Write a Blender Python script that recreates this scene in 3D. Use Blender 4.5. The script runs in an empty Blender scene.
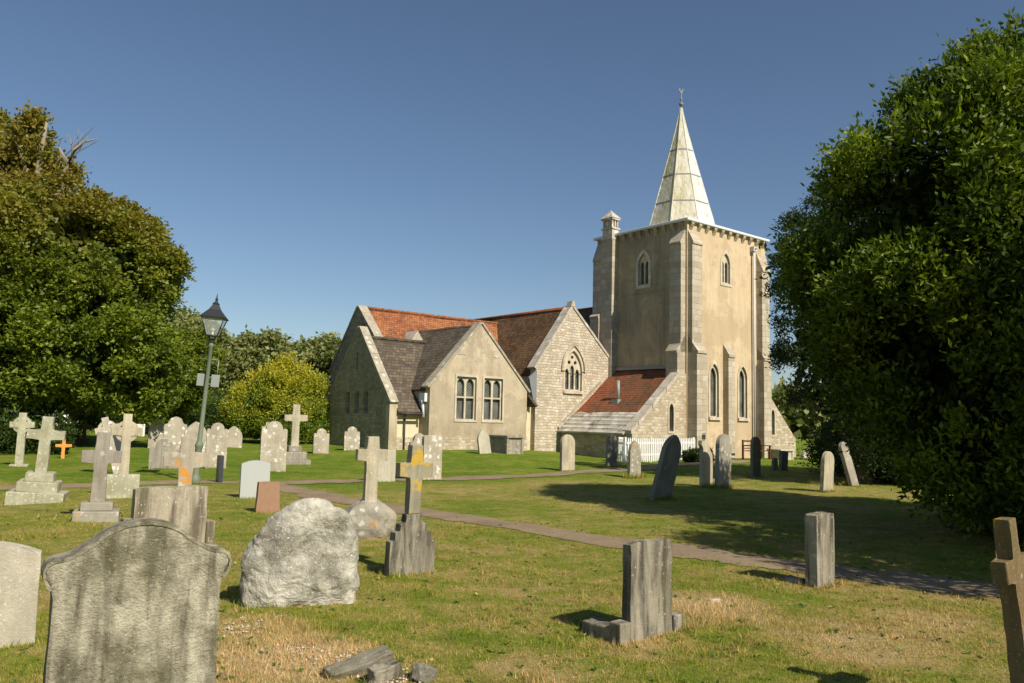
import bpy, bmesh, math, random
import numpy as np
from mathutils import Vector, Matrix, noise
from mathutils.geometry import tessellate_polygon

scene = bpy.context.scene
COL = scene.collection
R = math.radians
random.seed(7)
rng = np.random.default_rng(7)

# ------------------------------------------------------------------ camera, sky, sun, exposure
EYE = 1.6
cam_d = bpy.data.cameras.new("camera")
cam = bpy.data.objects.new("camera", cam_d)
COL.objects.link(cam)
cam_d.sensor_width = 36.0
cam_d.lens = 796.0 / 1024.0 * 36.0
cam_d.clip_start = 0.1
cam_d.clip_end = 3000
p_, r_ = R(5.6), R(1.4)
fwd = Vector((0, math.cos(p_), math.sin(p_)))
up0 = Vector((0, -math.sin(p_), math.cos(p_)))
rt0 = Vector((1, 0, 0))
cx = rt0 * math.cos(r_) + up0 * math.sin(r_)
cy = up0 * math.cos(r_) - rt0 * math.sin(r_)
m = Matrix((cx, cy, -fwd)).transposed().to_4x4()
m.translation = (0, 0, EYE)
cam.matrix_world = m
scene.camera = cam
cam_d.dof.use_dof = False

SUN_EL = 41.0
SUN_AZ = 140.0          # compass bearing of the sun measured from +Y towards +X
world = bpy.data.worlds.new("World")
scene.world = world
world.use_nodes = True
wn = world.node_tree
wn.nodes.clear()
sky = wn.nodes.new("ShaderNodeTexSky")
sky.sky_type = 'NISHITA'
sky.sun_disc = False
sky.sun_elevation = R(SUN_EL)
sky.sun_rotation = R(SUN_AZ)
sky.altitude = 0
sky.air_density = 1.0
sky.dust_density = 0.35
sky.ozone_density = 3.0
bg = wn.nodes.new("ShaderNodeBackground")
bg.inputs[1].default_value = 0.074
wo = wn.nodes.new("ShaderNodeOutputWorld")
wn.links.new(sky.outputs[0], bg.inputs[0])
wn.links.new(bg.outputs[0], wo.inputs[0])

sun_d = bpy.data.lights.new("sun", 'SUN')
sun_d.energy = 5.0
sun_d.angle = R(0.55)
sun_d.color = (1.0, 0.90, 0.74)
sun = bpy.data.objects.new("sun", sun_d)
COL.objects.link(sun)
sdir = Vector((math.sin(R(SUN_AZ)) * math.cos(R(SUN_EL)), math.cos(R(SUN_AZ)) * math.cos(R(SUN_EL)), math.sin(R(SUN_EL))))
sun.rotation_euler = sdir.to_track_quat('Z', 'Y').to_euler()
sun.location = (20, -20, 30)
scene.view_settings.view_transform = 'Standard'
scene.view_settings.look = 'None'
scene.view_settings.exposure = 0.25
scene.view_settings.gamma = 1.0
scene.cycles.max_bounces = 6
scene.cycles.transparent_max_bounces = 8

# ------------------------------------------------------------------ helpers
def sstep(x, a, b):
    t = np.clip((x - a) / (b - a), 0, 1)
    return t * t * (3 - 2 * t)

def terr(x, y):
    x = np.asarray(x, float); y = np.asarray(y, float)
    base = 0.28 * sstep(y, 24, 33) * sstep(-x, -5, 1)
    bumps = 0.018 * np.sin(x * 1.3 + 0.7 * y) * np.sin(y * 1.1 - 0.5 * x + 1.0) + 0.012 * np.sin(2.9 * x + 1.3) * np.sin(2.3 * y + x)
    return base + bumps

def tz(x, y):
    return float(terr(x, y))

def tag(o, label=None, cat=None, group=None, kind=None):
    if label: o['label'] = label
    if cat: o['category'] = cat
    if group: o['group'] = group
    if kind: o['kind'] = kind
    return o

def empty(name, loc=(0, 0, 0), rz=0.0, label=None, cat=None, group=None, tilt=(0, 0)):
    o = bpy.data.objects.new(name, None)
    o.empty_display_size = 0.3
    COL.objects.link(o)
    o.location = loc
    o.rotation_euler = (tilt[0], tilt[1], rz)
    return tag(o, label, cat, group)

def link_mesh(name, me, mats, parent=None):
    o = bpy.data.objects.new(name, me)
    COL.objects.link(o)
    for mt in (mats if isinstance(mats, (list, tuple)) else [mats]):
        me.materials.append(mt)
    if parent: o.parent = parent
    return o

class MB:
    """collects shapes into one bmesh"""
    def __init__(self):
        self.bm = bmesh.new()
        self.mi = 0
    def face(self, pts):
        vs = [self.bm.verts.new(p) for p in pts]
        try:
            f = self.bm.faces.new(vs); f.material_index = self.mi
            return f
        except ValueError:
            return None
    def box(self, a, b, bevel=0.0, rot=None, at=None):
        x0, y0, z0 = a; x1, y1, z1 = b
        co = [(x0,y0,z0),(x1,y0,z0),(x1,y1,z0),(x0,y1,z0),(x0,y0,z1),(x1,y0,z1),(x1,y1,z1),(x0,y1,z1)]
        vs = [self.bm.verts.new(c) for c in co]
        fs = [(0,3,2,1),(4,5,6,7),(0,1,5,4),(1,2,6,5),(2,3,7,6),(3,0,4,7)]
        nf = []
        for f in fs:
            g = self.bm.faces.new([vs[i] for i in f]); g.material_index = self.mi; nf.append(g)
        if bevel > 0:
            es = list({e for g in nf for e in g.edges})
            r = bmesh.ops.bevel(self.bm, geom=es, offset=bevel, segments=2, affect='EDGES', profile=0.5)
            vs = list({v for g in r['faces'] for v in g.verts} | {v for v in vs if v.is_valid})
        if rot is not None:
            bmesh.ops.transform(self.bm, matrix=rot, verts=[v for v in vs if v.is_valid])
        return vs
    def prism(self, poly, y0, y1, axis='y', bevel=0.0, mapf=None):
        """poly: 2D outline (a,z); extruded from y0 to y1; mapf(a,z,d)->xyz"""
        mp = mapf or (lambda a, z, d: (a, d, z))
        f = [self.bm.verts.new(mp(a, z, y0)) for a, z in poly]
        b = [self.bm.verts.new(mp(a, z, y1)) for a, z in poly]
        n = len(poly); nf = []
        nf.append(self.bm.faces.new(f)); nf.append(self.bm.faces.new(b[::-1]))
        for i in range(n):
            j = (i + 1) % n
            nf.append(self.bm.faces.new([f[j], f[i], b[i], b[j]]))
        for g in nf: g.material_index = self.mi
        if bevel > 0:
            es = set(nf[0].edges) | set(nf[1].edges)
            bmesh.ops.bevel(self.bm, geom=list(es), offset=bevel, segments=2, affect='EDGES', profile=0.5, clamp_overlap=True)
        return f + b
    def plate(self, poly, holes, d0, d1, mapf):
        """slab with real holes"""
        loops = [poly] + list(holes)
        flat = [p for l in loops for p in l]
        tris = tessellate_polygon([[Vector((a, z, 0)) for a, z in l] for l in loops])
        f = [self.bm.verts.new(mapf(a, z, d0)) for a, z in flat]
        b = [self.bm.verts.new(mapf(a, z, d1)) for a, z in flat]
        for t in tris:
            if len(set(t)) < 3: continue
            try:
                g = self.bm.faces.new([f[i] for i in t]); g.material_index = self.mi
                g = self.bm.faces.new([b[i] for i in t[::-1]]); g.material_index = self.mi
            except ValueError: pass
        k = 0
        for l in loops:
            n = len(l)
            for i in range(n):
                j = (i + 1) % n
                try:
                    g = self.bm.faces.new([f[k+i], f[k+j], b[k+j], b[k+i]]); g.material_index = self.mi
                except ValueError: pass
            k += n
    def tube(self, pts, radii, n=8, cap=True):
        rings = []
        for i, p in enumerate(pts):
            p = Vector(p)
            a = Vector(pts[max(i-1, 0)]); c = Vector(pts[min(i+1, len(pts)-1)])
            t = (c - a).normalized() if (c - a).length > 1e-6 else Vector((0,0,1))
            ref = Vector((0,0,1)) if abs(t.z) < 0.9 else Vector((1,0,0))
            u = t.cross(ref).normalized(); v = t.cross(u)
            r = radii[i]
            rings.append([self.bm.verts.new(p + (u*math.cos(2*math.pi*k/n) + v*math.sin(2*math.pi*k/n))*r) for k in range(n)])
        for i in range(len(rings)-1):
            for k in range(n):
                q = (k+1) % n
                g = self.bm.faces.new([rings[i][k], rings[i][q], rings[i+1][q], rings[i+1][k]]); g.material_index = self.mi; g.smooth = True
        if cap:
            g = self.bm.faces.new(rings[0][::-1]); g.material_index = self.mi
            g = self.bm.faces.new(rings[-1]); g.material_index = self.mi
    def lathe(self, prof, n=12, at=(0,0,0), sq=None):
        rings = []
        for r, z in prof:
            ph = math.pi/n if sq else 0
            rings.append([self.bm.verts.new((at[0]+r*math.cos(2*math.pi*k/n+ph), at[1]+r*math.sin(2*math.pi*k/n+ph), at[2]+z)) for k in range(n)])
        for i in range(len(rings)-1):
            for k in range(n):
                q = (k+1) % n
                g = self.bm.faces.new([rings[i][k], rings[i][q], rings[i+1][q], rings[i+1][k]]); g.material_index = self.mi
                g.smooth = not sq
        self.bm.faces.new(rings[0][::-1]).material_index = self.mi
        self.bm.faces.new(rings[-1]).material_index = self.mi
    def build(self, name, mats, parent=None, weld=True):
        if weld: bmesh.ops.remove_doubles(self.bm, verts=self.bm.verts, dist=0.0004)
        bmesh.ops.recalc_face_normals(self.bm, faces=self.bm.faces)
        me = bpy.data.meshes.new(name)
        self.bm.to_mesh(me); self.bm.free()
        return link_mesh(name, me, mats, parent)

def np_mesh(name, verts, k, mats, parent=None, rnd=None, smooth=False):
    """verts: (n*k,3): n separate k-gons"""
    nv = len(verts); nf = nv // k
    me = bpy.data.meshes.new(name)
    me.vertices.add(nv); me.vertices.foreach_set('co', np.asarray(verts, np.float32).ravel())
    me.loops.add(nv); me.loops.foreach_set('vertex_index', np.arange(nv, dtype=np.int32))
    me.polygons.add(nf)
    me.polygons.foreach_set('loop_start', np.arange(0, nv, k, dtype=np.int32))
    me.polygons.foreach_set('loop_total', np.full(nf, k, np.int32))
    if rnd is not None:
        at = me.attributes.new('rnd', 'FLOAT', 'POINT')
        at.data.foreach_set('value', np.repeat(np.asarray(rnd, np.float32), k))
    me.update(calc_edges=True)
    return link_mesh(name, me, mats, parent)

# ------------------------------------------------------------------ materials
class NT:
    def __init__(self, name):
        self.m = bpy.data.materials.new(name); self.m.use_nodes = True
        self.t = self.m.node_tree; self.t.nodes.clear()
        self.out = self.n('ShaderNodeOutputMaterial')
    def n(self, ty, **kw):
        x = self.t.nodes.new(ty)
        for k, v in kw.items(): setattr(x, k, v)
        return x
    def l(self, a, b): self.t.links.new(a, b)
    def val(self, sock, v):
        if hasattr(v, 'is_output'): self.l(v, sock)
        else: sock.default_value = v
    def noise(self, vec, scale, detail=4, rough=0.55, dist=0.0, out='Fac'):
        x = self.n('ShaderNodeTexNoise'); self.l(vec, x.inputs['Vector'])
        x.inputs['Scale'].default_value = scale; x.inputs['Detail'].default_value = detail
        x.inputs['Roughness'].default_value = rough; x.inputs['Distortion'].default_value = dist
        return x.outputs[out]
    def ramp(self, fac, stops):
        x = self.n('ShaderNodeValToRGB'); self.l(fac, x.inputs[0])
        e = x.color_ramp.elements
        while len(e) < len(stops): e.new(0.5)
        for i, (p, c) in enumerate(stops):
            e[i].position = p
            e[i].color = (c, c, c, 1) if isinstance(c, (int, float)) else (*c, 1)
        return x.outputs[0]
    def mix(self, fac, a, b, mode='MIX'):
        x = self.n('ShaderNodeMix', data_type='RGBA', blend_type=mode)
        self.val(x.inputs[0], fac)
        for s, v in ((x.inputs[6], a), (x.inputs[7], b)):
            if hasattr(v, 'is_output'): self.l(v, s)
            else: s.default_value = (*v, 1)
        return x.outputs[2]
    def math(self, op, a, b=0.0, c=0.0, clamp=False):
        x = self.n('ShaderNodeMath', operation=op); x.use_clamp = clamp
        self.val(x.inputs[0], a); self.val(x.inputs[1], b)
        if op in ('MULTIPLY_ADD', 'SMOOTH_MIN', 'COMPARE'): self.val(x.inputs[2], c)
        return x.outputs[0]
    def scale(self, vec, s):
        x = self.n('ShaderNodeMapping'); self.l(vec, x.inputs[0]); x.inputs['Scale'].default_value = s
        return x.outputs[0]
    def objvec(self, rand=True):
        tc = self.n('ShaderNodeTexCoord')
        if not rand: return tc.outputs['Object']
        oi = self.n('ShaderNodeObjectInfo')
        mu = self.n('ShaderNodeVectorMath', operation='SCALE'); 
        cmb = self.n('ShaderNodeCombineXYZ')
        for i in range(3): self.l(oi.outputs['Random'], cmb.inputs[i])
        self.l(cmb.outputs[0], mu.inputs[0]); mu.inputs['Scale'].default_value = 37.0
        ad = self.n('ShaderNodeVectorMath', operation='ADD')
        self.l(tc.outputs['Object'], ad.inputs[0]); self.l(mu.outputs[0], ad.inputs[1])
        return ad.outputs[0]
    def bump(self, h, strength=0.5, dist=0.02):
        b = self.n('ShaderNodeBump'); self.l(h, b.inputs['Height'])
        b.inputs['Strength'].default_value = strength; b.inputs['Distance'].default_value = dist
        return b.outputs[0]
    def principled(self, col, rough=0.9, nrm=None, spec=0.3, metal=0.0, **kw):
        p = self.n('ShaderNodeBsdfPrincipled')
        if hasattr(col, 'is_output'): self.l(col, p.inputs['Base Color'])
        else: p.inputs['Base Color'].default_value = (*col, 1)
        self.val(p.inputs['Roughness'], rough)
        p.inputs['Specular IOR Level'].default_value = spec
        p.inputs['Metallic'].default_value = metal
        for k, v in kw.items(): p.inputs[k].default_value = v
        if nrm is not None: self.l(nrm, p.inputs['Normal'])
        self.l(p.outputs[0], self.out.inputs[0])
        return p

def m_grave(name, base, dark=(0.07,0.065,0.055), darkamt=0.5, pale=(0.6,0.57,0.5), paleamt=0.3, orange=0.0, streak=0.5, green=0.2, spot=9.0, bump=0.5, ocol=(0.62,0.27,0.03)):
    t = NT(name); v = t.objvec()
    big = t.noise(v, 2.2, 5, 0.6)
    st = t.noise(t.scale(v, (7, 7, 0.9)), 1.6, 5, 0.6, 0.4)
    fine = t.noise(v, 28, 5, 0.7)
    c = t.mix(t.ramp(big, [(0.3, 0.0), (0.7, 1.0)]), tuple(x*0.8 for x in base), tuple(min(1, x*1.18) for x in base))
    c = t.mix(t.math('MULTIPLY', t.ramp(st, [(0.42, 0.0), (0.62, 1.0)]), streak), c, dark)
    c = t.mix(t.math('MULTIPLY', t.ramp(t.noise(v, 3.4, 6, 0.7), [(0.62 - 0.3*darkamt, 0.0), (0.78 - 0.25*darkamt, 1.0)]), min(1, darkamt)), c, dark)
    c = t.mix(t.math('MULTIPLY', t.ramp(t.noise(v, 1.7, 4, 0.6), [(0.5, 0.0), (0.75, 1.0)]), green), c, (0.17, 0.17, 0.06))
    vo = t.n('ShaderNodeTexVoronoi'); wv = t.n('ShaderNodeVectorMath', operation='ADD')
    nz = t.noise(v, 12, 3, 0.6, 0, 'Color'); sc = t.n('ShaderNodeVectorMath', operation='SCALE'); t.l(nz, sc.inputs[0]); sc.inputs['Scale'].default_value = 0.12
    t.l(v, wv.inputs[0]); t.l(sc.outputs[0], wv.inputs[1]); t.l(wv.outputs[0], vo.inputs['Vector']); vo.inputs['Scale'].default_value = spot
    sel = t.n('ShaderNodeSeparateColor'); t.l(vo.outputs['Color'], sel.inputs[0])
    blob = t.math('MULTIPLY', t.ramp(vo.outputs['Distance'], [(0.25, 1.0), (0.42, 0.0)]), t.math('LESS_THAN', sel.outputs[0], paleamt))
    pn = t.ramp(t.noise(v, 5.0, 6, 0.75), [(0.68 - 0.22*paleamt, 0.0), (0.74 - 0.2*paleamt, 1.0)])
    c = t.mix(t.math('MULTIPLY', t.math('MAXIMUM', blob, pn), 0.8 if paleamt > 0 else 0.0), c, pale)
    spk = t.ramp(t.noise(v, 60, 3, 0.7), [(0.62, 0.0), (0.68, 1.0)])
    c = t.mix(t.math('MULTIPLY', spk, 0.35), c, pale)
    dsp = t.ramp(t.noise(v, 42, 4, 0.8), [(0.3, 1.0), (0.4, 0.0)])
    c = t.mix(t.math('MULTIPLY', dsp, 0.45), c, dark)
    if orange > 0:
        on = t.ramp(t.noise(v, 3.1, 6, 0.7), [(0.66 - 0.3*orange, 0.0), (0.70 - 0.3*orange, 1.0)])
        c = t.mix(t.math('MULTIPLY', on, 0.9), c, ocol)
    h = t.math('ADD', t.math('MULTIPLY', fine, 0.6), t.math('MULTIPLY', t.noise(v, 90, 3, 0.7), 0.4))
    h = t.math('ADD', h, t.math('MULTIPLY', big, 1.2))
    t.principled(c, 0.95, t.bump(h, bump, 0.03), 0.15)
    return t.m

def wall_coord(t, mode):
    """coordinates on a wall in metres: horizontal along the wall, height"""
    tc = t.n('ShaderNodeTexCoord'); s = t.n('ShaderNodeSeparateXYZ'); t.l(tc.outputs['Object'], s.inputs[0])
    if mode == 'uv': h = t.math('ADD', s.outputs[0], s.outputs[1])
    elif mode == 'u': h = s.outputs[0]
    else: h = s.outputs[1]
    c = t.n('ShaderNodeCombineXYZ'); t.l(h, c.inputs[0]); t.l(s.outputs[2], c.inputs[1])
    return c.outputs[0], tc.outputs['Object'], s.outputs[2]

def m_rubble(name, cols, mortar, row=0.16, wid=0.34, dark=0.3, bump=0.6, darkcol=(0.10,0.095,0.075), mode='uv'):
    t = NT(name); w, v, z = wall_coord(t, mode)
    wob = t.n('ShaderNodeVectorMath', operation='ADD'); sc = t.n('ShaderNodeVectorMath', operation='SCALE')
    t.l(t.noise(w, 2.6, 3, 0.5, 0, 'Color'), sc.inputs[0]); sc.inputs['Scale'].default_value = 0.16
    t.l(w, wob.inputs[0]); t.l(sc.outputs[0], wob.inputs[1])
    b = t.n('ShaderNodeTexBrick'); t.l(wob.outputs[0], b.inputs['Vector'])
    b.inputs['Color1'].default_value = (0, 0, 0, 1); b.inputs['Color2'].default_value = (1, 1, 1, 1); b.inputs['Mortar'].default_value = (0.5, 0.5, 0.5, 1)
    b.inputs['Scale'].default_value = 1.0; b.inputs['Mortar Size'].default_value = 0.012; b.inputs['Mortar Smooth'].default_value = 0.4
    b.inputs['Brick Width'].default_value = wid; b.inputs['Row Height'].default_value = row; b.inputs['Bias'].default_value = 0.0
    b.offset = 0.43; b.squash = 0.7; b.squash_frequency = 3
    f = t.math('ADD', t.math('MULTIPLY', b.outputs['Color'], 0.6), t.math('MULTIPLY', t.noise(v, 1.8, 5, 0.65), 0.5))
    c = t.ramp(f, [(0.15, cols[0]), (0.5, cols[1]), (0.85, cols[2])])
    c = t.mix(t.math('MULTIPLY', b.outputs['Fac'], 0.75), c, mortar)
    c = t.mix(t.math('MULTIPLY', t.ramp(t.noise(t.scale(v, (1.5, 1.5, 0.35)), 1.1, 6, 0.65), [(0.45, 0.0), (0.72, 1.0)]), dark), c, darkcol)
    c = t.mix(t.math('MULTIPLY', t.ramp(t.noise(v, 9, 5, 0.7), [(0.55, 0.0), (0.7, 1.0)]), 0.25), c, darkcol)
    h = t.math('ADD', t.math('MULTIPLY', b.outputs['Fac'], -0.7), t.math('MULTIPLY', t.noise(v, 14, 4, 0.7), 0.8))
    t.principled(c, 0.95, t.bump(h, bump, 0.04), 0.15)
    return t.m

def m_render(name, a, bcol, stain=(0.12,0.11,0.09), amt=0.35, streak_top=None, bump=0.3):
    t = NT(name); w, v, z = wall_coord(t, 'uv')
    c = t.mix(t.ramp(t.noise(v, 0.7, 6, 0.62), [(0.35, 0.0), (0.65, 1.0)]), a, bcol)
    c = t.mix(t.math('MULTIPLY', t.ramp(t.noise(v, 0.42, 5, 0.7), [(0.50, 0.0), (0.53, 1.0)]), 0.55), c, tuple(x*0.78 for x in a))
    c = t.mix(t.math('MULTIPLY', t.ramp(t.noise(v, 0.8, 6, 0.75), [(0.60, 0.0), (0.62, 1.0)]), 0.5), c, tuple(min(1, x*1.2) for x in bcol))
    sk = t.ramp(t.noise(t.scale(v, (1.6, 1.6, 0.16)), 1.5, 6, 0.65), [(0.45, 0.0), (0.75, 1.0)])
    c = t.mix(t.math('MULTIPLY', sk, amt), c, stain)
    bl = t.ramp(t.noise(v, 1.6, 7, 0.72), [(0.52, 0.0), (0.66, 1.0)])
    c = t.mix(t.math('MULTIPLY', bl, amt*0.6), c, stain)
    if streak_top:
        for (zt, ln, k) in streak_top:
            g = t.math('MULTIPLY', t.math('SUBTRACT', 1.0, t.math('MULTIPLY', t.math('ABSOLUTE', t.math('SUBTRACT', z, zt)), 1.0/ln), clamp=True), k)
            nn = t.math('MULTIPLY', g, t.ramp(t.noise(t.scale(v, (2.5, 2.5, 0.3)), 2.0, 5, 0.6), [(0.3, 0.2), (0.6, 1.0)]))
            c = t.mix(nn, c, stain)
    c = t.mix(t.math('MULTIPLY', t.ramp(t.noise(v, 22, 4, 0.7), [(0.5, 0.0), (0.7, 1.0)]), 0.16), c, stain)
    t.principled(c, 0.95, t.bump(t.math('ADD', t.noise(v, 20, 4, 0.7), t.noise(v, 3, 3, 0.5)), bump, 0.03), 0.15)
    return t.m

def m_tiles(name, stops, mode, row=0.13, wid=0.17, patch=0.6, moss=0.2, orange=0.0, bump=0.7, ramp_by=None):
    t = NT(name); w, v, z = wall_coord(t, mode)
    b = t.n('ShaderNodeTexBrick'); t.l(w, b.inputs['Vector'])
    b.inputs['Color1'].default_value = (0, 0, 0, 1); b.inputs['Color2'].default_value = (1, 1, 1, 1); b.inputs['Mortar'].default_value = (0.3, 0.3, 0.3, 1)
    b.inputs['Scale'].default_value = 1.0; b.inputs['Mortar Size'].default_value = 0.01
    b.inputs['Brick Width'].default_value = wid; b.inputs['Row Height'].default_value = row
    f = t.math('ADD', t.math('MULTIPLY', b.outputs['Color'], 0.38), t.math('MULTIPLY', t.noise(v, 0.9, 6, 0.65), 0.9))
    if ramp_by:
        ax, lo, hi, amt = ramp_by
        s = t.n('ShaderNodeSeparateXYZ'); t.l(v, s.inputs[0])
        mr = t.n('ShaderNodeMapRange'); t.l(s.outputs[ax], mr.inputs[0]); mr.inputs[1].default_value = lo; mr.inputs[2].default_value = hi
        f = t.math('ADD', f, t.math('MULTIPLY', mr.outputs[0], amt))
    c = t.ramp(f, stops)
    c = t.mix(t.math('MULTIPLY', t.ramp(t.noise(v, 2.2, 6, 0.7), [(0.52, 0.0), (0.64, 1.0)]), moss), c, (0.06, 0.055, 0.035))
    if orange > 0:
        c = t.mix(t.math('MULTIPLY', t.ramp(t.noise(v, 3.5, 5, 0.7), [(0.6, 0.0), (0.66, 1.0)]), orange), c, (0.5, 0.17, 0.03))
    c = t.mix(t.math('MULTIPLY', t.ramp(t.noise(v, 13, 4, 0.7), [(0.62, 0.0), (0.68, 1.0)]), 0.35), c, (0.3, 0.28, 0.2))
    c = t.mix(t.math('MULTIPLY', b.outputs['Fac'], 0.55), c, (0.02, 0.016, 0.012))
    s2 = t.n('ShaderNodeSeparateXYZ'); t.l(w, s2.inputs[0])
    saw = t.math('FRACT', t.math('DIVIDE', s2.outputs[1], row))
    h = t.math('ADD', t.math('MULTIPLY', saw, -0.8), t.math('MULTIPLY', b.outputs['Color'], 0.35))
    h = t.math('ADD', h, t.math('MULTIPLY', t.noise(v, 3.0, 3, 0.5), 0.8))
    t.principled(c, 0.92, t.bump(h, bump, 0.03), 0.2)
    return t.m

def m_plain(name, col, rough=0.6, spec=0.4, metal=0.0, var=0.15, scale=6.0, bump=0.1):
    t = NT(name); v = t.objvec()
    c = t.mix(t.noise(v, scale, 5, 0.65), tuple(x*(1-var) for x in col), tuple(min(1, x*(1+var)) for x in col))
    t.principled(c, rough, t.bump(t.noise(v, scale*6, 3, 0.6), bump, 0.01), spec, metal)
    return t.m

def m_leaf(name, cols, trans=0.3, nscale=0.9, ext=None, rough=0.5, spec=0.35):
    """cols: dark, mid, light; ext: (low z, high z, colour, amount) seasonal colouring"""
    t = NT(name); tc = t.n('ShaderNodeTexCoord'); v = tc.outputs['Object']
    a = t.n('ShaderNodeAttribute'); a.attribute_name = 'rnd'
    f = t.math('ADD', t.math('MULTIPLY', a.outputs['Fac'], 0.6), t.math('MULTIPLY', t.noise(v, nscale, 3, 0.6), 0.5))
    c = t.ramp(f, [(0.2, cols[0]), (0.55, cols[1]), (0.88, cols[2])])
    if ext:
        for (lo, hi, ecol, amt) in ext:
            s = t.n('ShaderNodeSeparateXYZ'); t.l(v, s.inputs[0])
            mr = t.n('ShaderNodeMapRange'); t.l(s.outputs[2], mr.inputs[0]); mr.inputs[1].default_value = lo; mr.inputs[2].default_value = hi
            k = t.math('MULTIPLY', mr.outputs[0], t.ramp(t.math('ADD', t.noise(v, 0.55, 4, 0.6), t.math('MULTIPLY', a.outputs['Fac'], 0.25)), [(0.42, 0.15), (0.7, 1.0)]))
            c = t.mix(t.math('MULTIPLY', k, amt), c, ecol)
    p = t.n('ShaderNodeBsdfPrincipled'); t.l(c, p.inputs['Base Color']); p.inputs['Roughness'].default_value = rough; p.inputs['Specular IOR Level'].default_value = spec
    tr = t.n('ShaderNodeBsdfTranslucent'); t.l(t.mix(1.0, c, (1.35, 1.5, 0.6), 'MULTIPLY'), tr.inputs[0])
    mx = t.n('ShaderNodeMixShader'); mx.inputs[0].default_value = trans
    t.l(p.outputs[0], mx.inputs[1]); t.l(tr.outputs[0], mx.inputs[2]); t.l(mx.outputs[0], t.out.inputs[0])
    return t.m

STRAW = [(-1.45, 5.35, 0.75, 1.0), (-1.9, 6.1, 0.45, 0.5), (1.75, 7.15, 0.75, 0.8), (2.6, 6.2, 0.8, 0.5), (0.3, 5.3, 0.5, 0.35), (3.6, 6.9, 0.6, 0.4), (1.0, 6.0, 0.5, 0.4)]
def grass_color(t, blade=False):
    geo = t.n('ShaderNodeNewGeometry')
    s = t.n('ShaderNodeSeparateXYZ'); t.l(geo.outputs['Position'], s.inputs[0])
    flat = t.n('ShaderNodeCombineXYZ'); t.l(s.outputs[0], flat.inputs[0]); t.l(s.outputs[1], flat.inputs[1])
    v = flat.outputs[0]
    n1 = t.noise(v, 0.38, 5, 0.62, 0.3); n2 = t.noise(t.scale(v, (1, 1.4, 1)), 2.3, 6, 0.7, 0.5); n3 = t.noise(v, 11, 4, 0.7)
    f = t.math('ADD', t.math('MULTIPLY', n1, 0.45), t.math('ADD', t.math('MULTIPLY', n2, 0.55), t.math('MULTIPLY', n3, 0.22)))
    # lush far lawn beyond the paths, drier grass nearer
    lush = t.n('ShaderNodeMapRange'); lush.interpolation_type = 'SMOOTHSTEP'
    dl = t.math('SUBTRACT', s.outputs[1], t.math('MULTIPLY', t.math('MAXIMUM', s.outputs[0], -5.0), 0.75))
    t.l(dl, lush.inputs[0]); lush.inputs[1].default_value = 18.5; lush.inputs[2].default_value = 23.5
    f = t.math('SUBTRACT', f, t.math('MULTIPLY', lush.outputs[0], 0.10))
    f = t.math('ADD', f, t.math('MULTIPLY', t.math('LESS_THAN', s.outputs[1], 0.0), 0.0))
    f = t.math('ADD', f, t.math('MULTIPLY', t.math('SUBTRACT', 1.0, lush.outputs[0]), 0.005))
    for (x, y, r, k) in STRAW:
        d = t.n('ShaderNodeVectorMath', operation='DISTANCE'); t.l(v, d.inputs[0]); d.inputs[1].default_value = (x, y, 0)
        mk = t.math('SUBTRACT', 1.0, t.math('DIVIDE', d.outputs['Value'], r), clamp=True)
        f = t.math('ADD', f, t.math('MULTIPLY', t.math('POWER', mk, 0.7), 0.36*k))
    c = t.ramp(f, [(0.34, (0.085, 0.175, 0.014)), (0.50, (0.165, 0.25, 0.022)), (0.59, (0.28, 0.30, 0.05)), (0.69, (0.45, 0.36, 0.13)), (0.86, (0.60, 0.46, 0.24))])
    brown = t.ramp(t.noise(v, 3.1, 6, 0.75), [(0.55, 0.0), (0.66, 1.0)])
    c = t.mix(t.math('MULTIPLY', brown, t.math('MULTIPLY', t.math('SUBTRACT', 1.0, lush.outputs[0]), 0.6)), c, (0.27, 0.185, 0.08))
    return c, v, s, n2, n3

def m_ground():
    t = NT('lawn'); c, v, s, n2, n3 = grass_color(t)
    c = t.mix(t.math('MULTIPLY', t.ramp(t.noise(v, 26, 4, 0.8), [(0.35, 1.0), (0.55, 0.0)]), 0.5), c, (0.045, 0.05, 0.012))
    h = t.math('ADD', t.noise(v, 20, 5, 0.8), t.math('MULTIPLY', t.noise(v, 70, 3, 0.7), 0.6))
    t.principled(c, 0.95, t.bump(h, 0.9, 0.05), 0.1)
    return t.m
def m_blade():
    t = NT('grass_blades'); c, v, s, n2, n3 = grass_color(t, True)
    a = t.n('ShaderNodeAttribute'); a.attribute_name = 'rnd'
    c = t.mix(1.0, c, t.ramp(a.outputs['Fac'], [(0.0, (0.72, 0.78, 0.75)), (0.6, (1.1, 1.12, 1.0)), (0.85, (1.5, 1.3, 1.2)), (1.0, (1.9, 1.6, 1.8))]), 'MULTIPLY')
    p = t.n('ShaderNodeBsdfPrincipled'); t.l(c, p.inputs['Base Color']); p.inputs['Roughness'].default_value = 0.6; p.inputs['Specular IOR Level'].default_value = 0.2
    tr = t.n('ShaderNodeBsdfTranslucent'); t.l(c, tr.inputs[0])
    mx = t.n('ShaderNodeMixShader'); mx.inputs[0].default_value = 0.35
    t.l(p.outputs[0], mx.inputs[1]); t.l(tr.outputs[0], mx.inputs[2]); t.l(mx.outputs[0], t.out.inputs[0])
    return t.m
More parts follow.
